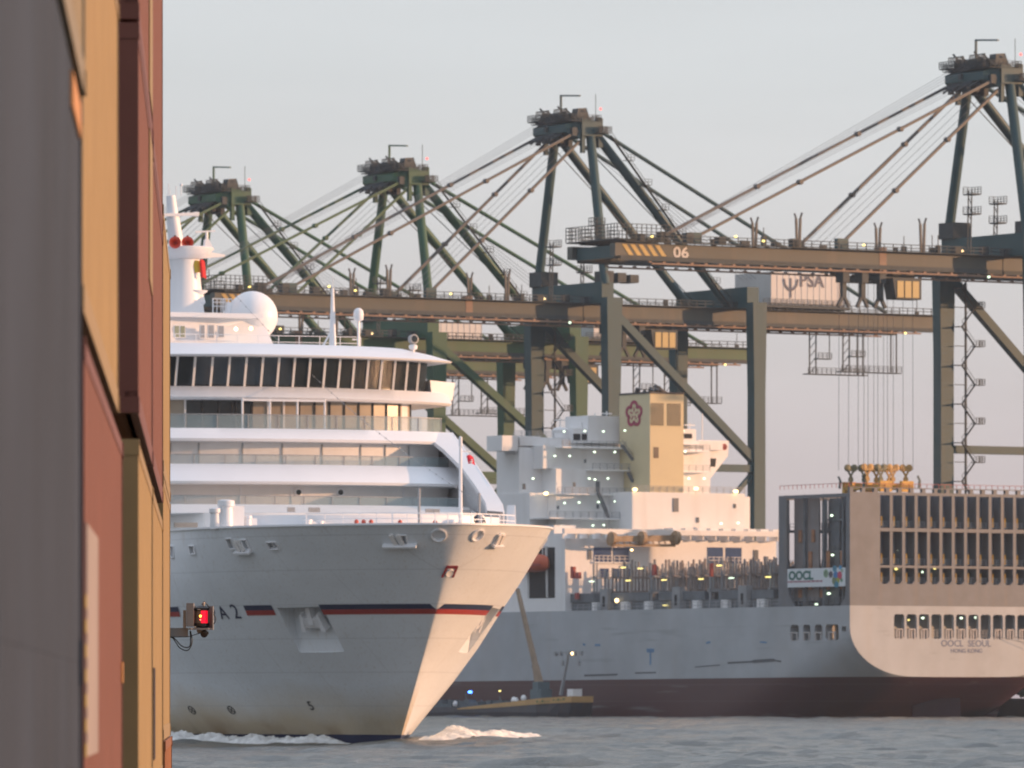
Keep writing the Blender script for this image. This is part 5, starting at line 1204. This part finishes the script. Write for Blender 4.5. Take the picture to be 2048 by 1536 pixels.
    # port authority mark on the house side that faces the river mouth
    if gm is M_CG_A: put_text('house_mark', 'PSA', 3.7, M_MARK, mh_, (-8.72, -52.4, Z(zt+5.9)), (0, -1, 0), (0, 0, 1), .06)
    tr = MB(); yy = -47.2
    tr.beam((-8.72, yy, Z(zt+2.4)), (-8.72, yy, Z(zt+6.4)), .35, .1, up=(1, 0, 0))
    for k in (-1, 1):
        pts = [Vector((-8.72, yy+k*1.7, Z(zt+6.2))), Vector((-8.72, yy+k*1.4, Z(zt+4.9))), Vector((-8.72, yy+k*.5, Z(zt+4.1))), Vector((-8.72, yy, Z(zt+4.0)))]
        for p, q in zip(pts[:-1], pts[1:]): tr.beam(p, q, .45, .1, up=(1, 0, 0))
    if gm is M_CG_A: tr.build('house_emblem', M_MARK, mh_)
    # gear along the top of the girders
    rnd = random.Random(31)
    for k in range(42):
        g = MB(); y = rnd.uniform(-82, 84); x = rnd.choice((-7, 7)) + rnd.uniform(-1.2, .6); sz = rnd.uniform(.25, .8); hh = rnd.uniform(.5, 2.0); g.box(x-sz, x+sz, y-sz, y+sz, Z(zt), Z(zt+hh))
        if k % 4 == 0: g.tube((x, y, Z(zt+hh)), (x, y, Z(zt+hh+rnd.uniform(1, 2.5))), .09, n=5)
        g.build('equipment_box', M_SHEAVE, root)
    for k, y in enumerate((0, -3, -6)): MB().box(-13, -9, y-1.4, y+.6, Z(zt+4), Z(zt+6.2-k*.3)).build('equipment_box', M_SHEAVE, root)
    MB().box(8.5, 13, -2, 2, Z(zt+4), Z(zt+7)).build('equipment_box', M_SHEAVE, root)
    # light towers on top
    for y, x in ((11, -9), (-8, 9)):
        lt = MB()
        lt.beam((x-.5, y, Z(zt)), (x-.9, y, Z(zt+11.5)), .18).beam((x+.5, y, Z(zt)), (x+.1, y, Z(zt+11.5)), .18)
        for k in range(7): lt.beam((x-.5-.04*k, y, Z(zt+1.5*k)), (x+.5-.04*k, y, Z(zt+1.5*(k+1))), .1)
        for zz in (7, 10.6): lt.box(x-2.4, x+.4, y-1, y+1, Z(zt+zz), Z(zt+zz+.25)); lt.rail([(x-2.4, y-1, Z(zt+zz+.2)), (x+.4, y-1, Z(zt+zz+.2)), (x+.4, y+1, Z(zt+zz+.2))], 1.3, .7, .05, 3)
        lt.build('light_tower', M_WALK, root)
    # landward maintenance frame hung below the girders
    fr = MB(); y0, y1_, zl = -62, -74, Z(zb-8.5)
    for x in (-6, 6):
        for y in (y0, y0-1.6, y1_, y1_-1.4): fr.beam((x, y, Z(zb)), (x, y, zl), .22)
        fr.box(x-1, x+1, y1_-2, y0+1, zl-.2, zl); fr.rail([(x-1, y1_-2, zl), (x-1, y0+1, zl)], 1.2, 1.1, .05, 3)
        for k in range(5): fr.beam((x, y0, zl+k*1.7), (x, y0-1.6, zl+(k+1)*1.7), .12)
        fr.box(x-.8, x+.8, y0-5, y0-1.6, Z(zb-5.5), Z(zb-5.3)); fr.rail([(x-.8, y0-5, Z(zb-5.3)), (x-.8, y0-1.6, Z(zb-5.3))], 1.1, .9, .05, 3); fr.beam((x, y0-5, Z(zb)), (x, y0-5, Z(zb-5.3)), .16)
    fr.build('service_cradle', M_WALK, root)
    # lamps
    rnd = random.Random(5)
    for k, (x, y, z, m_) in enumerate(((-8.3, 12, zt+.5, M_LAMPO), (-8.3, 34, zt+.8, M_LAMPY), (-8.3, 56, zt+.8, M_LAMPY), (-8.3, 62, zt+1.4, M_LAMPY), (-8.3, 80, zt+.8, M_LAMPY), (-12, -1.6, zt+1.5, M_LAMPO), (8.4, 40, zt+.6, M_LAMPO), (-8.3, -38, zb-.4, M_LAMPY), (-8.3, -76, zb-.4, M_LAMPY), (-3, 1.7, zt-3, M_LAMPO), (-8.3, 6, zb-.5, M_LAMPW))):
        MB().ball((x, y, Z(z)), .30, 8, .7).build('lamp', m_, root)
    # trolley cab landward (parked) with amber window
    if cab:
        yc = cab
        tb = MB().box(-6, 6, yc-4, yc+4, Z(zb-1.6), Z(zb-.4))
        for x in (-5, 5):
            for y in (yc-3.4, yc+3.4): tb.beam((x, y, Z(zb-1.5)), (x, y, Z(zb+1.4)), .5)
        for y in (yc+4.5, yc+8.4, yc+12.6):
            tb.box(-8.0, -5.6, y-.7, y+.7, Z(zb-2.4), Z(zb-.6)); tb.beam((-7, y, Z(zb-2.2)), (-7, y, Z(zb-5)), .9).beam((-7, y, Z(zb-4.6)), (-7, y-1.2, Z(zb-6.8)), .55).beam((-7, y, Z(zb-4.6)), (-7, y+1.2, Z(zb-6.8)), .55)
        tb.build('trolley', M_SHEAVE, root)
        cb = MB().hexa([(-9.2, yc-3.2, Z(zb-5.2)), (-6, yc-3.2, Z(zb-5.2)), (-6, yc+2.4, Z(zb-5.2)), (-9.2, yc+2.4, Z(zb-5.2)), (-9.2, yc-3.2, Z(zb-1.4)), (-6, yc-3.2, Z(zb-1.4)), (-6, yc+3.2, Z(zb-1.4)), (-9.2, yc+3.2, Z(zb-1.4))]).build('operator_cab', M_SHEAVE, root)
        for k in range(3): MB().box(-9.32, -9.18, yc-2.6+k*1.7, yc-1.2+k*1.7, Z(zb-4.9), Z(zb-1.9)).build('cab_window', M_CABW, cb)
    return root
RR = None
M_RAILC = mat('rail_rust', (.24, .15, .10), .6, .2, .5)
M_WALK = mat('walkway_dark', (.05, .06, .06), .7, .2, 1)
M_STAY = mat('stay_brown', (.095, .088, .078), .5, .15, .6)
M_ROPE = mat('wire_rope', (.13, .13, .14), .5)
M_SHEAVE = mat('sheave_dark', (.030, .042, .046), .6, .3, 1)
M_HOUSE = mat('house_cream', (.60, .58, .56), .5, .04, .2, streak=.1)
M_MARK = mat('mark_slate', (.08, .09, .13), .5)
M_WARN = lit('lamp_red', (1.0, .12, .10), 1.6)
M_CABW = lit('cab_amber', (.45, .31, .12), .14)
M_CG_A = mat('crane_teal', (.011, .060, .070), .5, .12, .12, streak=.3, streakcol=(.10, .09, .07))
M_CG_A2 = mat('girder_teal_sunlit', (.062, .068, .056), .5, .10, .12, streak=.3, streakcol=(.17, .12, .09))  # same paint as the legs, with the sunlit brown put into the colour
M_CG_B = mat('crane_green', (.014, .084, .042), .5, .12, .12, streak=.3, streakcol=(.10, .10, .06))
M_CG_B2 = mat('girder_green_sunlit', (.032, .098, .038), .5, .10, .12, streak=.3, streakcol=(.10, .10, .06))  # same green as the legs, warmed in the colour as if sunlit
def crane_at(L_, gm, gm2, zt, apex, bh, label, cab):
    y = HB-54; w_ = (C2.o.x + L_*C2.c - y*C2.s, C2.o.y + L_*C2.s + y*C2.c, QZ)
    r = empty('quay_crane', w_, R(122.4), label, 'quay crane', 'container gantry cranes along the quay')
    return make_crane(r, gm, gm2, zt, apex, bh, cab=cab)
cr1 = crane_at(32.5, M_CG_A, M_CG_A2, 84.9, 124.6, 3.6, 'nearest teal gantry crane, at the right edge, numbered 06 on its boom tip', 25)
cr2 = crane_at(174, M_CG_A, M_CG_A2, 82.7, 124.2, 3.6, 'teal gantry crane second from the right, PSA on its white machinery house', -16)
cr3 = crane_at(240, M_CG_B, M_CG_B2, 78.6, 118.4, 3.4, 'green gantry crane third from the right, its mast apex above the cruise ship bridge', -40)
cr4 = crane_at(313, M_CG_B, M_CG_B2, 78.6, 118.4, 3.4, 'farthest green gantry crane, leftmost, its apex beside the cruise ship mast', -40)
# boom tip markings of the two near cranes
M_STRIPE = mat('warning_yellow', (.55, .38, .12), .5); M_NUM = mat('number_white', (.62, .58, .54), .5)
for cr, zt in ((cr1, 84.9), (cr2, 82.7)):
    zb = zt-3.6
    for k in range(5):
        y = 84.6 - k*1.75
        a = MB().hexa([(-7.92, y, zb+1.0-QZ), (-7.86, y, zb+1.0-QZ), (-7.86, y-.95, zb+1.0-QZ), (-7.92, y-.95, zb+1.0-QZ), (-7.92, y+1.5, zt-.7-QZ), (-7.86, y+1.5, zt-.7-QZ), (-7.86, y+.55, zt-.7-QZ), (-7.92, y+.55, zt-.7-QZ)])
        a.build('warning_bar', M_STRIPE, cr)
put_text('boom_number', '06', 2.7, M_NUM, cr1, (-7.9, 73.5, 84.9-1.9-QZ), (0, -1, 0), (0, 0, 1), .06, 1.25)
# spreader of the nearest crane, hanging on its ropes over the aft bay
yS = 54-29.0
HS_ = CRL = Frame(cr1.location.x, cr1.location.y, R(122.4))
hs = MB()
for k in range(6):
    for x in (-3.5, 4.5):
        y = yS + 5.6 - k*2.2; hs.tube((x, y*.98+.5, 80-QZ), (x, y, 45.3-QZ), .05, n=4)
hs.build('fall_rope', M_ROPE, cr1)
wl = (HS_.o.x - 0*0 + 0*HS_.c - yS*HS_.s, HS_.o.y + yS*HS_.c, 41.6)
spd = empty('spreader', wl, R(122.4), 'yellow container spreader with sheave blocks hanging on ropes over the grey stern bay', 'spreader')
M_SPY = mat('spreader_yellow', (.60, .33, .05), .5, .25, 1.5)
s1 = MB()
for dy in (-3.6, 1.2): s1.box(-6.1, 6.1, dy, dy+2.4, .1, .9)
s1.box(-2, 2, -3.6, 3.6, .5, 1.3)
for x in (-6.1, 5.3):
    for dy in (-3.6, 1.2): s1.box(x, x+.8, dy-.1, dy+2.5, -.4, 1.6)
s1.build('spreader_frame', M_SPY, spd)
mbk = [mat('sheave_block_ochre', (.42, .24, .06), .5, .4, 2), mat('sheave_block_olive', (.12, .12, .06), .5, .4, 2)]
for k, dy in enumerate((-4.4, -1.5, 1.2, 4.2)):
    for x in (-2.6, 2.6):
        bk = MB(); m_ = mbk[0] if (k in (0, 1) or (k == 3 and x < 0)) else mbk[1]
        for o in (-.72, .72): bk.lathe((x-.3, dy+o, 4.1), [(.2, 0), (.66, .08), (.60, .25), (.66, .45), (.2, .6)], 14, (1, 0, 0))
        bk.box(x-.34, x+.34, dy-.85, dy+.85, 3.5, 3.95)
        for s_ in (-1, 1): bk.beam((x, dy+s_*.6, 3.5), (x, dy-s_*.35, 2.1), .22, .3)
        bk.beam((x, dy, 2.2), (x, dy, 1.6), .8, .5).beam((x, dy, 1.6), (x, dy, .9), .35, .35)
        bk.build('sheave_block', m_, spd)
for x, dy in ((-5.9, -5.0), (-2, 4.6), (5.9, 4.4)):
    gd = MB().beam((x, dy, .4), (x, dy-.2, 1.8), .35).beam((x, dy-.2, 1.8), (x, dy+.3, 2.6), .28)
    gd.build('guide_flipper', mat('flipper_dark', (.06, .10, .10), .5), spd)
# ================================================================ container wall of our own vessel
AW = .04
def wallmat(name, c, streak=.25, sc_=(.07, .05, .04)): return mat(name, c, .55, .12, 1.3, streak=streak, streakcol=sc_, spec=.3)
M_CGREY = mat('container_grey', (.026, .038, .062), .55, .30, .35, streak=.6, streakcol=(.045, .05, .07), spec=.3)  # streaks put the light and dark of the corrugation ribs into the colour
M_CYEL = wallmat('container_yellow', (.30, .215, .105), .3, (.26, .16, .08))
M_CBRN = wallmat('container_brown', (.165, .068, .054), .3, (.13, .05, .04))
M_COLV = wallmat('container_olive', (.24, .20, .13), .25)
M_CRUST = wallmat('container_rust', (.25, .10, .04), .6, (.10, .04, .02))
M_CDK = mat('end_shade_and_mark_brown', (.022, .010, .009), .6, .15, 2)  # shade of the stack gap put into the end faces; also paints the dark mark
M_ORM = mat('orange_paint', (.50, .24, .08), .6, .1)
M_WHITEP = mat('painted_panel', (.30, .25, .23), .6, .1)
def container(name_mat, s0, length, z0, h, off, label, group='containers stacked along the near wall', end_mat=None):
    y0 = s0; x0 = -.7 - AW*s0 + off
    root = empty('shipping_container', (x0, y0, z0), math.atan(AW) , label, 'container', group)
    # local: +y along the wall away from us, +x outwards
    W = 2.44; d = .036 if name_mat is not M_CGREY else .026; p = .278; x = -.005
    rails = MB()
    if name_mat is not M_CGREY: rails.box(-.10, 0, 0, length, 0, .16).box(-.09, 0, 0, length, h-.10, h)
    rails.box(-.10, -.06, 0, length, 0, .16 if name_mat is not M_CGREY else .03).box(-.09, -.06, 0, length, h-.1, h)
    zl_, zh_ = (.16, h-.1) if name_mat is not M_CGREY else (.0, h)
    rails.box(-.16, .002, 0, .17, .118, h-.118).box(-.16, .002, length-.17, length, .118, h-.118)
    rails.box(-W, -W+.1, 0, length, 0, .16).box(-W, -W+.1, 0, length, h-.1, h)
    for y in (0, length-.1):
        rails.box(-W, -.16, y, y+.1, 0, .16).box(-W, -.16, y, y+.1, h-.12, h)
    cs_ = rails
    for y in (0, length-.18):
        for z in (-.002, h-.118+.002):
            for xx in (-.166, -W-.004): cs_.box(xx, xx+.175, y-.006, y+.186, z, z+.118)
    rails.build('frame', name_mat, root)
    sd_ = []; y = .17
    while y < length-.17-p:
        sd_ += [(x, y), (x, y+.07), (x-d, y+.138), (x-d, y+.208)]; y += p
    sd_.append((x, min(y, length-.17)))
    MB().loft([[(a, b_, zl_) for a, b_ in sd_], [(a, b_, zh_) for a, b_ in sd_], [(-.085, b_, zh_) for a, b_ in sd_], [(-.085, b_, zl_) for a, b_ in sd_], [(a, b_, zl_) for a, b_ in sd_]]).build('side_panel', name_mat, root)
    e = MB()
    for k in range(8): e.box(-W+.16+k*.27, -W+.16+k*.27+.15, .05, .09, .16, h-.12)
    e.box(-W+.1, -.16, .09, .13, .16, h-.12).box(-W+.1, -.16, length-.13, length-.09, .16, h-.12)
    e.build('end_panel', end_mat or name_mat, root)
    MB().box(-W+.1, -.09, .1, length-.1, h-.03, h-.01).build('roof', name_mat, root)
    MB().box(-W+.1, -.10, .1, length-.1, .08, .12).build('floor', name_mat, root)
    return root
ZR = CAMZ
c_ = container
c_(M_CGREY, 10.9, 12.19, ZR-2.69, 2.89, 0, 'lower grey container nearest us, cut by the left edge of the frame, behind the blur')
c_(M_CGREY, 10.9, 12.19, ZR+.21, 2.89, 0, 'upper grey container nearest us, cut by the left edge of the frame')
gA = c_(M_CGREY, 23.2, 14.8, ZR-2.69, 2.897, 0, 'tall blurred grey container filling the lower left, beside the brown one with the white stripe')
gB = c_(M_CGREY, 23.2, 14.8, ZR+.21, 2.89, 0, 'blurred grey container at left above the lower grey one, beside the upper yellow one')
c_(M_COLV, 24.05, 13.95, ZR+3.13, 2.59, .02, 'dull olive container on top of the blurred grey stack')
c_(M_CYEL, 38.3, 14.0, ZR+2.06, 2.89, -.0, 'blurred yellow container between the grey stack and the dark gap')
c_(M_CYEL, 38.3, 14.0, ZR+4.98, 2.89, -.0, 'yellow container topmost over the blurred yellow one')
cb_ = c_(M_CBRN, 38.2, 15.7, ZR-.90, 2.80, .010, 'blurred brown container with a tall white stripe beside the grey stack')
c_(M_CYEL, 38.3, 14.0, ZR-3.82, 2.89, 0, 'lowest container of the blurred second stack, under the brown one with the stripe')
strips = []
for k, (s0, ln_) in enumerate(((54.7, 12.19), (67.1, 12.3))):
    near = k == 0
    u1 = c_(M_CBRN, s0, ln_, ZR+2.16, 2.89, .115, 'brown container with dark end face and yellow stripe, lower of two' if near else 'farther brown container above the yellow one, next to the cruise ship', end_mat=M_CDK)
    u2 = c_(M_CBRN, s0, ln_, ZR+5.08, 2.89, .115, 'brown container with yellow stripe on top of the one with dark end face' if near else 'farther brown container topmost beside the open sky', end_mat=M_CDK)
    u3 = c_(M_CYEL, s0, ln_, ZR-.82, 2.78, .115, 'yellow container with mustard end face, under the brown one' if near else 'farther yellow container with a thin dark mark, under the brown one')
    c_(M_CYEL, s0, ln_, ZR-3.75, 2.89, .115, 'lowest yellow container under the mustard end face' if near else 'lowest container of the farther yellow stack')
    strips.append((u1, u2, u3))
for k, (z, m_, lb_) in enumerate(((-3.30, M_CRUST, 'rusty orange container at the foot of the far stack below the red lamp'), (-.40, M_CYEL, 'yellow sliver of container carrying the red side lamp'), (2.52, M_CYEL, 'topmost yellow sliver of container with its sloping roof edge against the sky'))):
    c_(m_, 79.9, 12.19, ZR+z, 2.89, .115 + (.02 if k == 0 else 0), lb_)
def on_wall(root, name, y0, y1, z0, z1, m_, t_=.012): return MB().box(-.020, .008, y0, y1, z0, z1).build(name, m_, root)
MB().box(-.02, .010, 12.2, 14.3, 2.66, 2.83).build('orange_mark', M_ORM, gB)
MB().box(-.02, .010, 15.0, 15.5, 1.05, 1.2).build('orange_mark', M_ORM, cb_)
# painted stripe and small lettering on the blurred containers
on_wall(cb_, 'white_stripe', .5, 4.2, .62, 1.85, M_WHITEP)
yl_ = mat('lettering_yellow', (.42, .33, .06), .6)
for k in range(7): on_wall(cb_, 'yellow_lettering', .22, .62, .62+k*.13, .69+k*.13, yl_)
for u_, z0_ in ((strips[0][0], 1.5), (strips[0][1], 0.2)):
    MB().box(-.02, .008, 8.9, 11.6, z0_, 2.8).build('yellow_stripe', M_CYEL, u_)
MB().box(-.02, .008, .5, 2.0, .30, 1.15).build('dark_mark', M_CDK, strips[1][2])
hull_b = MB(); a = Vector((-.7+.14, 0, 0))
def wl_(off, s, z): return (-.7 - AW*s + off, s, z)
hull_b.hexa([wl_(.62, -25, -1.6), wl_(-9.5, -25, -1.6), wl_(-9.5, 93, -1.6), wl_(.62, 93, -1.6), wl_(.62, -25, -.18-.0), wl_(-9.5, -25, -.18), wl_(-9.5, 93, -.18), wl_(.62, 93, -.18)])
ob = hull_b.build('cargo_barge', mat('barge_deck_black', (.04, .045, .05), .6)); tag(ob, 'black deck edge of our own barge under the container wall', 'barge')
# ---- side light on its bracket at the end of the wall
YL = 92.5
def wl(px, py, y=YL): return Vector(((px-CX)/FPX*y, y, CAMZ + (HY-py)/FPX*y))
o_ = wl(377, 1255)
lamp = empty('side_light', (o_.x, o_.y, o_.z), 0, 'boxed side light with glowing red lens on a bracket beyond the yellow containers', 'navigation light')
def lp(px, py, dy=0): v = wl(px, py); return Vector((v.x-o_.x, dy, v.z-o_.z))
M_LG = mat('lamp_housing_grey', (.26, .25, .25), .5, .08, 6)
M_LD = mat('lamp_dark', (.02, .02, .022), .35)
MB().box(lp(322, 0).x, lp(376, 0).x, -.03, .06, lp(0, 1273).z, lp(0, 1256).z).build('bracket_arm', M_LG, lamp)
MB().box(lp(373.5, 0).x, lp(388, 0).x, -.14, .14, lp(0, 1253).z, lp(0, 1206.5).z).build('screen_board', M_LG, lamp)
MB().box(lp(366.5, 0).x, lp(372, 0).x, -.06, .02, lp(0, 1256).z, lp(0, 1220.5).z).build('mount_plate', mat('mount_pale', (.38, .34, .31), .5), lamp)
MB().box(lp(388.2, 0).x, lp(426.5, 0).x, .10, .115, lp(0, 1259).z, lp(0, 1212).z).box(lp(425.2, 0).x, lp(426.8, 0).x, -.10, .115, lp(0, 1259).z, lp(0, 1212).z).build('back_screen', M_LG, lamp)
MB().box(lp(378, 0).x, lp(426.5, 0).x, -.13, .115, lp(0, 1259.5).z, lp(0, 1256).z).build('base_plate', M_LG, lamp)
cxl = lp(403.5, 0).x; rl_ = .082
def cyl(z0, z1, r, a0, a1, n=20, ri=None):
    pts = [(cxl + r*math.cos(R(a0+(a1-a0)*i/n)), -.005 + r*math.sin(R(a0+(a1-a0)*i/n))) for i in range(n+1)]
    ri = ri or r-.008; pi_ = [(cxl + ri*math.cos(R(a0+(a1-a0)*i/n)), -.005 + ri*math.sin(R(a0+(a1-a0)*i/n))) for i in range(n+1)]
    return MB().loft([[(x, y, z0) for x, y in pts], [(x, y, z1) for x, y in pts], [(x, y, z1) for x, y in pi_], [(x, y, z0) for x, y in pi_], [(x, y, z0) for x, y in pts]])
z0, z1 = lp(0, 1246.5).z, lp(0, 1221.5).z
M_LENS = mat('red_lens', (.5, .005, .02), .15, emit=(1, .005, .03), estr=.9, var=0)
cyl(z0, z1, rl_, -95, -25).build('red_lens', M_LENS, lamp)
cyl(z0, z1, rl_+.001, -180, -95).build('lens_shade', mat('shade_brown', (.17, .14, .12), .5), lamp)
cyl(z0, z1, rl_+.003, -25, -12).build('lens_frame', mat('frame_brass', (.45, .33, .2), .4), lamp)
MB().lathe((cxl, -.005, z1), [(rl_*.98, 0), (rl_*1.15, .005), (rl_*1.15, .035), (rl_*.7, .06), (.03, .065)], 24).build('lamp_cap', M_LD, lamp)
MB().lathe((cxl, -.005, z0-.05), [(rl_*.9, 0), (rl_*1.15, .01), (rl_*1.15, .05)], 24).build('lamp_foot', M_LD, lamp)
MB().box(cxl-.05, cxl-.012, -.105, -.09, z1+.01, z1+.02).build('maker_plate', M_FRAME, lamp)
bl_ = MB().ball((cxl-.012, -rl_-.008, (z0+z1)/2+.01), .016, 10); bl_.build('bulb_glow', lit('bulb_glow', (1, .35, .05), 6), lamp)
MB().ball((cxl-.012, -rl_-.008, (z0+z1)/2-.035), .009, 8).build('bulb_glow', lit('bulb_glow_red', (1, .12, .08), 4), lamp)
q1, q2 = lp(393, 1260), lp(412, 1260)
MB().hexa([lp(395, 1266, -.03), lp(412, 1268, -.03), lp(412, 1268, .05), lp(395, 1266, .05), q1+Vector((0, -.04, 0)), q2+Vector((0, -.04, 0)), q2+Vector((0, .08, 0)), q1+Vector((0, .08, 0))]).build('base_gusset', M_LG, lamp)
p_ = lp(408.5, 1267.5); MB().lathe(p_ + Vector((0, -.03, 0)), [(.02, -.03), (.045, -.02), (.05, .02), (.04, .05)], 18, (0, 1, .2)).tube(p_+Vector((.02, -.03, .01)), p_+Vector((.055, -.03, .01)), .018, n=10).build('cable_gland', M_LD, lamp)
MB().lathe(lp(407.5, 1212, -.02), [(.012, -.03), (.014, .02), (.022, .03), (.02, .05)], 12).build('top_gland', M_FRAME, lamp)
def curve(pts, r, name):
    out_ = []; n = 8
    P_ = [pts[0]] + list(pts) + [pts[-1]]
    for i in range(1, len(P_)-2):
        for k in range(n):
            t_ = k/n; a, b_, c, d = P_[i-1], P_[i], P_[i+1], P_[i+2]
            out_.append(.5*((2*b_) + (c-a)*t_ + (2*a-5*b_+4*c-d)*t_*t_ + (3*b_-a-3*c+d)*t_**3))
    out_.append(pts[-1]); MB().path(out_, r, 6).build(name, M_LD, lamp, smooth=60)
curve([lp(326, 1274), lp(343, 1274), lp(352, 1280), lp(362, 1291), lp(373, 1295), lp(380, 1291), lp(381, 1275), lp(380, 1262)], .0075, 'cable')
curve([lp(326, 1274.5), lp(343, 1274.5), lp(351, 1284), lp(360, 1296), lp(374, 1301), lp(382, 1292), lp(384, 1278), lp(381, 1262)], .0075, 'cable')
curve([lp(326, 1273.5, -.04), lp(350, 1274, -.04), lp(376, 1273.5, -.04), lp(388, 1270, -.04), lp(402, 1266, -.03)], .0055, 'cable')
curve([lp(404, 1210, -.03), lp(408, 1203.5, -.03), lp(413, 1208, -.02), lp(420, 1217, .0)], .006, 'cable')
curve([lp(427, 1228, .02), lp(431, 1236, .02), lp(430, 1244, .02), lp(426, 1249, .02)], .007, 'cable')
MB().ball(lp(384, 1258, -.14), .011, 8).ball(lp(418, 1258, -.14), .011, 8).ball(lp(391, 1254, -.14), .011, 8).build('bolt', M_FRAME, lamp)

# ================================================================ haze
hb = MB().box(-1500, 1500, -60, 2300, -8, 150).build('haze', [], None) if 0 else None
bm_ = MB().box(-900, 1100, -60, 2300, -8, 140)
mz = bpy.data.materials.new('haze_air'); mz.use_nodes = True; tz = mz.node_tree; tz.nodes.clear()
oz = tz.nodes.new('ShaderNodeOutputMaterial'); vz = tz.nodes.new('ShaderNodeVolumePrincipled'); vz.inputs['Density'].default_value = .000044; vz.inputs['Color'].default_value = (.80, .90, 1, 1); vz.inputs['Anisotropy'].default_value = .2
tz.links.new(vz.outputs[0], oz.inputs['Volume'])
oh = bm_.build('haze', mz); tag(oh, kind='stuff')
